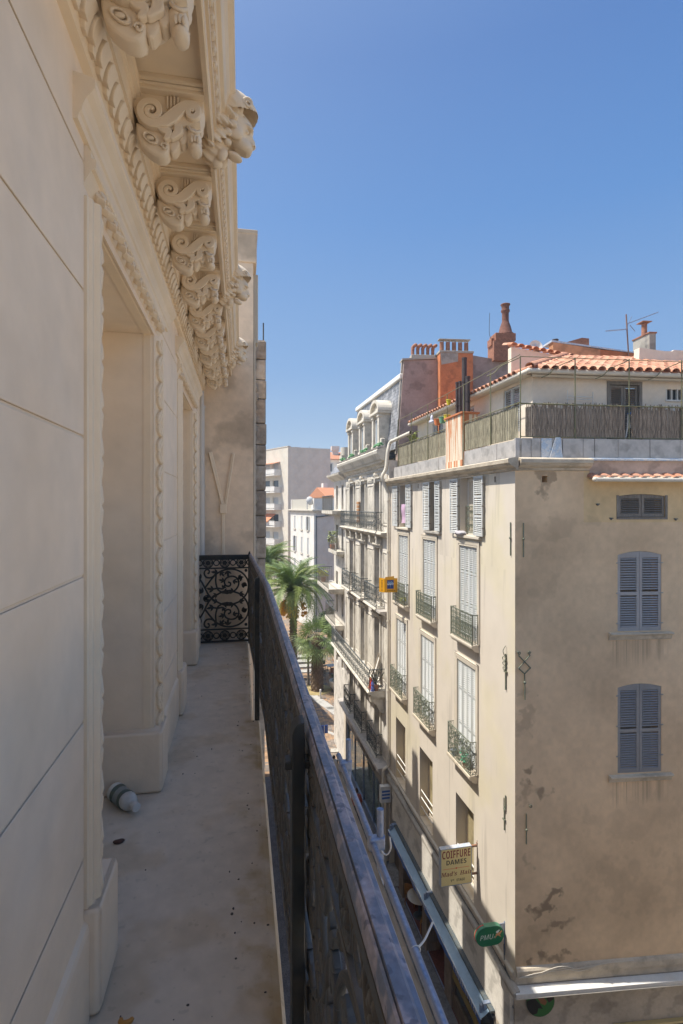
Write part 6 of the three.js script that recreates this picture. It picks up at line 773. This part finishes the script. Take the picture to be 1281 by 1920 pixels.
{ const t = thing('fan_palm', 'bushy fan palm with thick stubby trunk nearest the white house', 'palm tree', [6.31, 0, -44.8]); trunk(t, 4.0, .50, .42, 18);
  const fan = k => { seed = 300 + k; const pos = [], n = 21; for (let i = 0; i < n; i++) { const a = -2.1 + 4.2 * i / (n - 1), l = 1.3 * (.72 + .28 * Math.cos(a * .6)) * rr(.8, 1.12), w = .034; const dir = V(Math.cos(a), -.10 + rr(-.12, .06), Math.sin(a)), nx = V(-Math.sin(a), 0, Math.cos(a)); const p0 = V(0, 0, 0), pm = dir.clone().multiplyScalar(l * .55), pe = dir.clone().multiplyScalar(l); pe.y -= l * .28; const A = pm.clone().addScaledVector(nx, w), Bq = pm.clone().addScaledVector(nx, -w); pos.push(...p0.toArray(), ...A.toArray(), ...Bq.toArray(), ...A.toArray(), ...pe.toArray(), ...Bq.toArray()); } const g = new THREE.BufferGeometry(); g.setAttribute('position', new THREE.Float32BufferAttribute(pos, 3)); g.computeVertexNormals(); g.translate(1.3, 0, 0); return M([g, TU([V(-.1, -.1, 0), V(.5, .06, 0), V(1.3, 0, 0)], .02, 6, 4)]); };
  const fs = [fan(1), fan(2), fan(3)], mm = [[.29, .38, .12], [.36, .44, .16], [.21, .30, .08]].map(c => mat(0, { phys: true, lin: c, roughness: .5, transmission: .3, thickness: 0 })); seed = 91; const n = 40; for (let i = 0; i < n; i++) { const f = i / n, el = 1.4 - 2.35 * f + rr(-.15, .15); const q = part(t, 'fan_leaf', fs[i % 3], mm[Math.floor(rnd() * 3)], { shared: true, pos: [0, 4.35 - .3 * f, 0], scale: [1, 1, 1].map(() => rr(.82, 1.0)) }); q.rotation.order = 'YXZ'; q.rotation.set(rr(-.6, .6), i * 2.39996, el); }
  part(t, 'crown_base', [SP(.5, 0, 4.1, 0, 1, 1.2, 1, 10)], trunkM); }
struct('tree_bed', [new THREE.CylinderGeometry(1.35, 1.35, .02, 24).translate(6.2, .012, -44.9)], mat(0, { lin: [.46, .36, .17], map: T.grime }));
{ const t = thing('shade_tree', 'dark leafy tree over the cafe seats at the edge of the narrow house', 'tree', [9.6, 0, -52]); part(t, 'trunk', [CY(.22, .16, 3, 0, 0, 0, 10), ROD(V(0, 2.6, 0), V(-1, 4, .4), .09), ROD(V(0, 2.6, 0), V(.8, 4.2, -.4), .09)], trunkM); seed = 66; const g = []; for (let i = 0; i < 2600; i++) { let x, y, z; do { x = rr(-1, 1); y = rr(-1, 1); z = rr(-1, 1); } while (x * x + y * y + z * z > 1 || f6(x * .3 + .5, z * .3 + y * .2 + .5) < .44); const l = new THREE.PlaneGeometry(.22, .12); l.rotateX(rr(0, 6)).rotateY(rr(0, 6)); g.push(l.translate(x * 2.3, 4.2 + y * 1.5, z * 2.3)); } part(t, 'crown', g, mat(0, { lin: [.06, .085, .035], roughness: .7 }), { stuff: true }); }
// street furniture on the square
{ const mk = (label, x, z) => { const t = thing('bollard', label, 'bollard', [x, 0, -z], 0, 'white topped bollards on the square'); part(t, 'post', [CY(.07, .065, .62, 0, 0, 0, 12)], m.wWt); part(t, 'head', [SP(.085, 0, .68, 0), new THREE.TorusGeometry(.075, .012, 5, 14).rotateX(PI / 2).translate(0, .56, 0)], m.white); return t; };
  mk('white topped bollard just in front of the fan palm trunk', 6.29, 42.8); mk('white topped bollard between the fan palm and the white house corner', 7.39, 41.9); mk('white topped bollard nearest the viewer beside the blue sign', 6.25, 35.6); }
{ const t = thing('lamp_post', 'slim dark post standing left of the fan palm trunk', 'post', [5.74, 0, -46.4]); part(t, 'pole', [CY(.10, .09, 4.2, 0, 0, 0, 10)], m.shutG); part(t, 'base', [CY(.15, .13, .3, 0, 0, 0, 10)], m.shutG); }
{ const t = thing('street_sign', 'blue square street sign with a white stripe on a post in the sunlit square', 'sign', [5.15, 0, -33.4], .1); part(t, 'post', [CY(.03, .03, 1.2, 0, 0, 0, 8)], m.galv); part(t, 'board', [RB(-.24, .24, 1.2, 1.72, -.02, .02, .01)], mat(0, { lin: [.02, .06, .26], roughness: .4 })); part(t, 'stripe', [B(-.015, .015, 1.22, 1.70, .021, .024)], m.white); }
{ const tab = (label, x, z, c) => { const t = thing('cafe_table', label, 'table', [x, 0, -z], .3); part(t, 'table_top', [RB(-.4, .4, .70, .74, -.4, .4, .02)], mat(0, { lin: c })); part(t, 'leg', [CY(.04, .04, .7, 0, 0, 0, 8), CY(.25, .2, .03, 0, 0, 0, 12)], m.railK); };
  tab('grey square cafe table in the shade behind the fan palm', 8.2, 49.2, [.40, .42, .42]); tab('brown cafe table by the corner of the narrow house', 9.0, 50.6, [.26, .14, .08]);
  const ch = (label, x, z, a, c) => { const t = thing('cafe_chair', label, 'chair', [x, 0, -z], a); const mm = mat(0, { lin: c }); part(t, 'seat', [RB(-.22, .22, .42, .46, -.22, .22, .02)], mm); part(t, 'backrest', [RB(-.22, .22, .5, .9, -.25, -.21, .02)], mm); for (const [i, j] of [[-1, -1], [1, -1], [-1, 1], [1, 1]]) part(t, 'leg', [B(i * .2 - .02, i * .2 + .02, 0, .43, j * .2 - .02, j * .2 + .02)], mm); };
  ch('reddish wicker cafe chair in front of the grey square table', 8.15, 48.1, 3.3, [.30, .13, .06]); ch('dark cafe chair behind the grey square table', 7.75, 50.1, .4, [.04, .035, .03]); ch('dark low cafe chair right of the fan palm trunk', 7.1, 47.3, -1.2, [.10, .09, .08]); }
{ const t = thing('planter', 'round white planter with a small plant at the corner of the white house', 'planter', [7.95, 0, -44.6]); part(t, 'bowl', [new THREE.LatheGeometry([[.3, 0], [.55, .3], [.66, .8], [.62, .85], [.56, .8], [.5, .7], [0, .7]].map(p => new THREE.Vector2(...p)), 20)], m.white); seed = 41; part(t, 'foliage', [...Array(50)].map(() => SP(.12, rr(-.4, .4), .9 + rr(0, .35), rr(-.4, .4), 1, .4, 1, 5)), mat(0, { lin: [.12, .14, .06] }), { stuff: true }); }
struct('steps', [0, 1, 2, 3].map(i => B(1.5, 7.2, 0, .08 * (i + 1), -50.5 - i * 1.4, -49.6 - i * 1.4)), m.bandW);
// two passers-by on the pavement
function person(label, X, Z, turn, top, legs, hair) {
  const t = thing('person', label, 'person', [X, 0, -Z], turn); const cap = (a, b, r0, r1) => (x, y, z) => { const ab = [b[0] - a[0], b[1] - a[1], b[2] - a[2]], ap = [x - a[0], y - a[1], z - a[2]]; const k = Math.max(0, Math.min(1, (ap[0] * ab[0] + ap[1] * ab[1] + ap[2] * ab[2]) / (ab[0] ** 2 + ab[1] ** 2 + ab[2] ** 2))); return Math.hypot(ap[0] - ab[0] * k, ap[1] - ab[1] * k, ap[2] - ab[2] * k) - (r0 + (r1 - r0) * k); };
  const J = { arms: [], legs: [], }; for (const s of [-1, 1]) { J.arms.push(cap([s * .17, 1.40, 0], [s * .24, 1.12, -.03 * s], .048, .040), cap([s * .24, 1.12, -.03 * s], [s * .22, .86, .10], .040, .028), cap([s * .22, .86, .10], [s * .215, .77, .12], .034, .026)); J.legs.push(cap([s * .09, .90, 0], [s * .10, .48, .06 * s], .085, .058), cap([s * .10, .48, .06 * s], [s * .10, .08, -.10 * s], .058, .038), cap([s * .10, .05, -.12 * s], [s * .11, .035, .10 - .12 * s], .042, .034)); }
  const torso = (x, y, z) => { let d = ell(x, y, z, 0, 1.25, 0, .18, .24, .115); d = smin(d, ell(x, y, z, 0, .98, 0, .165, .16, .12), .08); return d; }; const neck = cap([0, 1.42, 0], [0, 1.55, .01], .055, .05), head = (x, y, z) => { let d = ell(x, y, z, 0, 1.625, .01, .075, .108, .092); d = smin(d, ell(x, y, z, 0, 1.555, .04, .05, .04, .05), .03); d = smin(d, ell(x, y, z, 0, 1.61, .105, .012, .024, .018), .012); d = smin(d, ell(x, y, z, Math.abs(x) > 0 ? Math.sign(x) * .078 : .078, 1.615, 0, .010, .028, .018), .006); d = Math.max(d, -ell(x, y, z, Math.sign(x) * .03, 1.635, .098, .014, .010, .012)); return d; };
  const body = (x, y, z) => { let d = torso(x, y, z); for (const f of J.legs) d = smin(d, f(x, y, z), .03); for (const f of J.arms) d = smin(d, f(x, y, z), .03); d = smin(d, neck(x, y, z), .03); return smin(d, head(x, y, z), .02); };
  part(t, 'body', sdfMesh(body, [-.36, .36, 0, 1.76, -.3, .3], 110), mat(0, { lin: [.42, .25, .18], roughness: .6 }));
  part(t, 'shirt', sdfMesh((x, y, z) => Math.max(Math.min(torso(x, y, z), J.arms[0](x, y, z), J.arms[3](x, y, z)) - .016, .93 - y, y - 1.47), [-.36, .36, .86, 1.52, -.3, .3], 60), mat(0, { lin: top, roughness: .9 }));
  part(t, 'trousers', sdfMesh((x, y, z) => Math.max(Math.min(J.legs[0](x, y, z), J.legs[1](x, y, z), J.legs[3](x, y, z), J.legs[4](x, y, z), ell(x, y, z, 0, .95, 0, .165, .13, .12)) - .014, .10 - y, y - 1.0), [-.3, .3, .05, 1.05, -.3, .3], 64), mat(0, { lin: legs, roughness: .9 }));
  part(t, 'hair', sdfMesh((x, y, z) => Math.max(ell(x, y, z, 0, 1.64, -.005, .086, .112, .10), -(ell(x, y, z, 0, 1.58, .12, .09, .10, .08))), [-.12, .12, 1.5, 1.78, -.14, .14], 40), mat(0, { lin: hair, roughness: .7 }));
}
person('person with dark hair walking along the street below the balcony rail', 5.05, 29.2, .3, [.10, .10, .12], [.05, .06, .10], [.03, .02, .015]);
person('person in a salmon red top walking past the big shop window', 5.55, 25.6, 2.9, [.50, .13, .09], [.06, .06, .08], [.10, .05, .03]);
renderer.render(scene, camera);
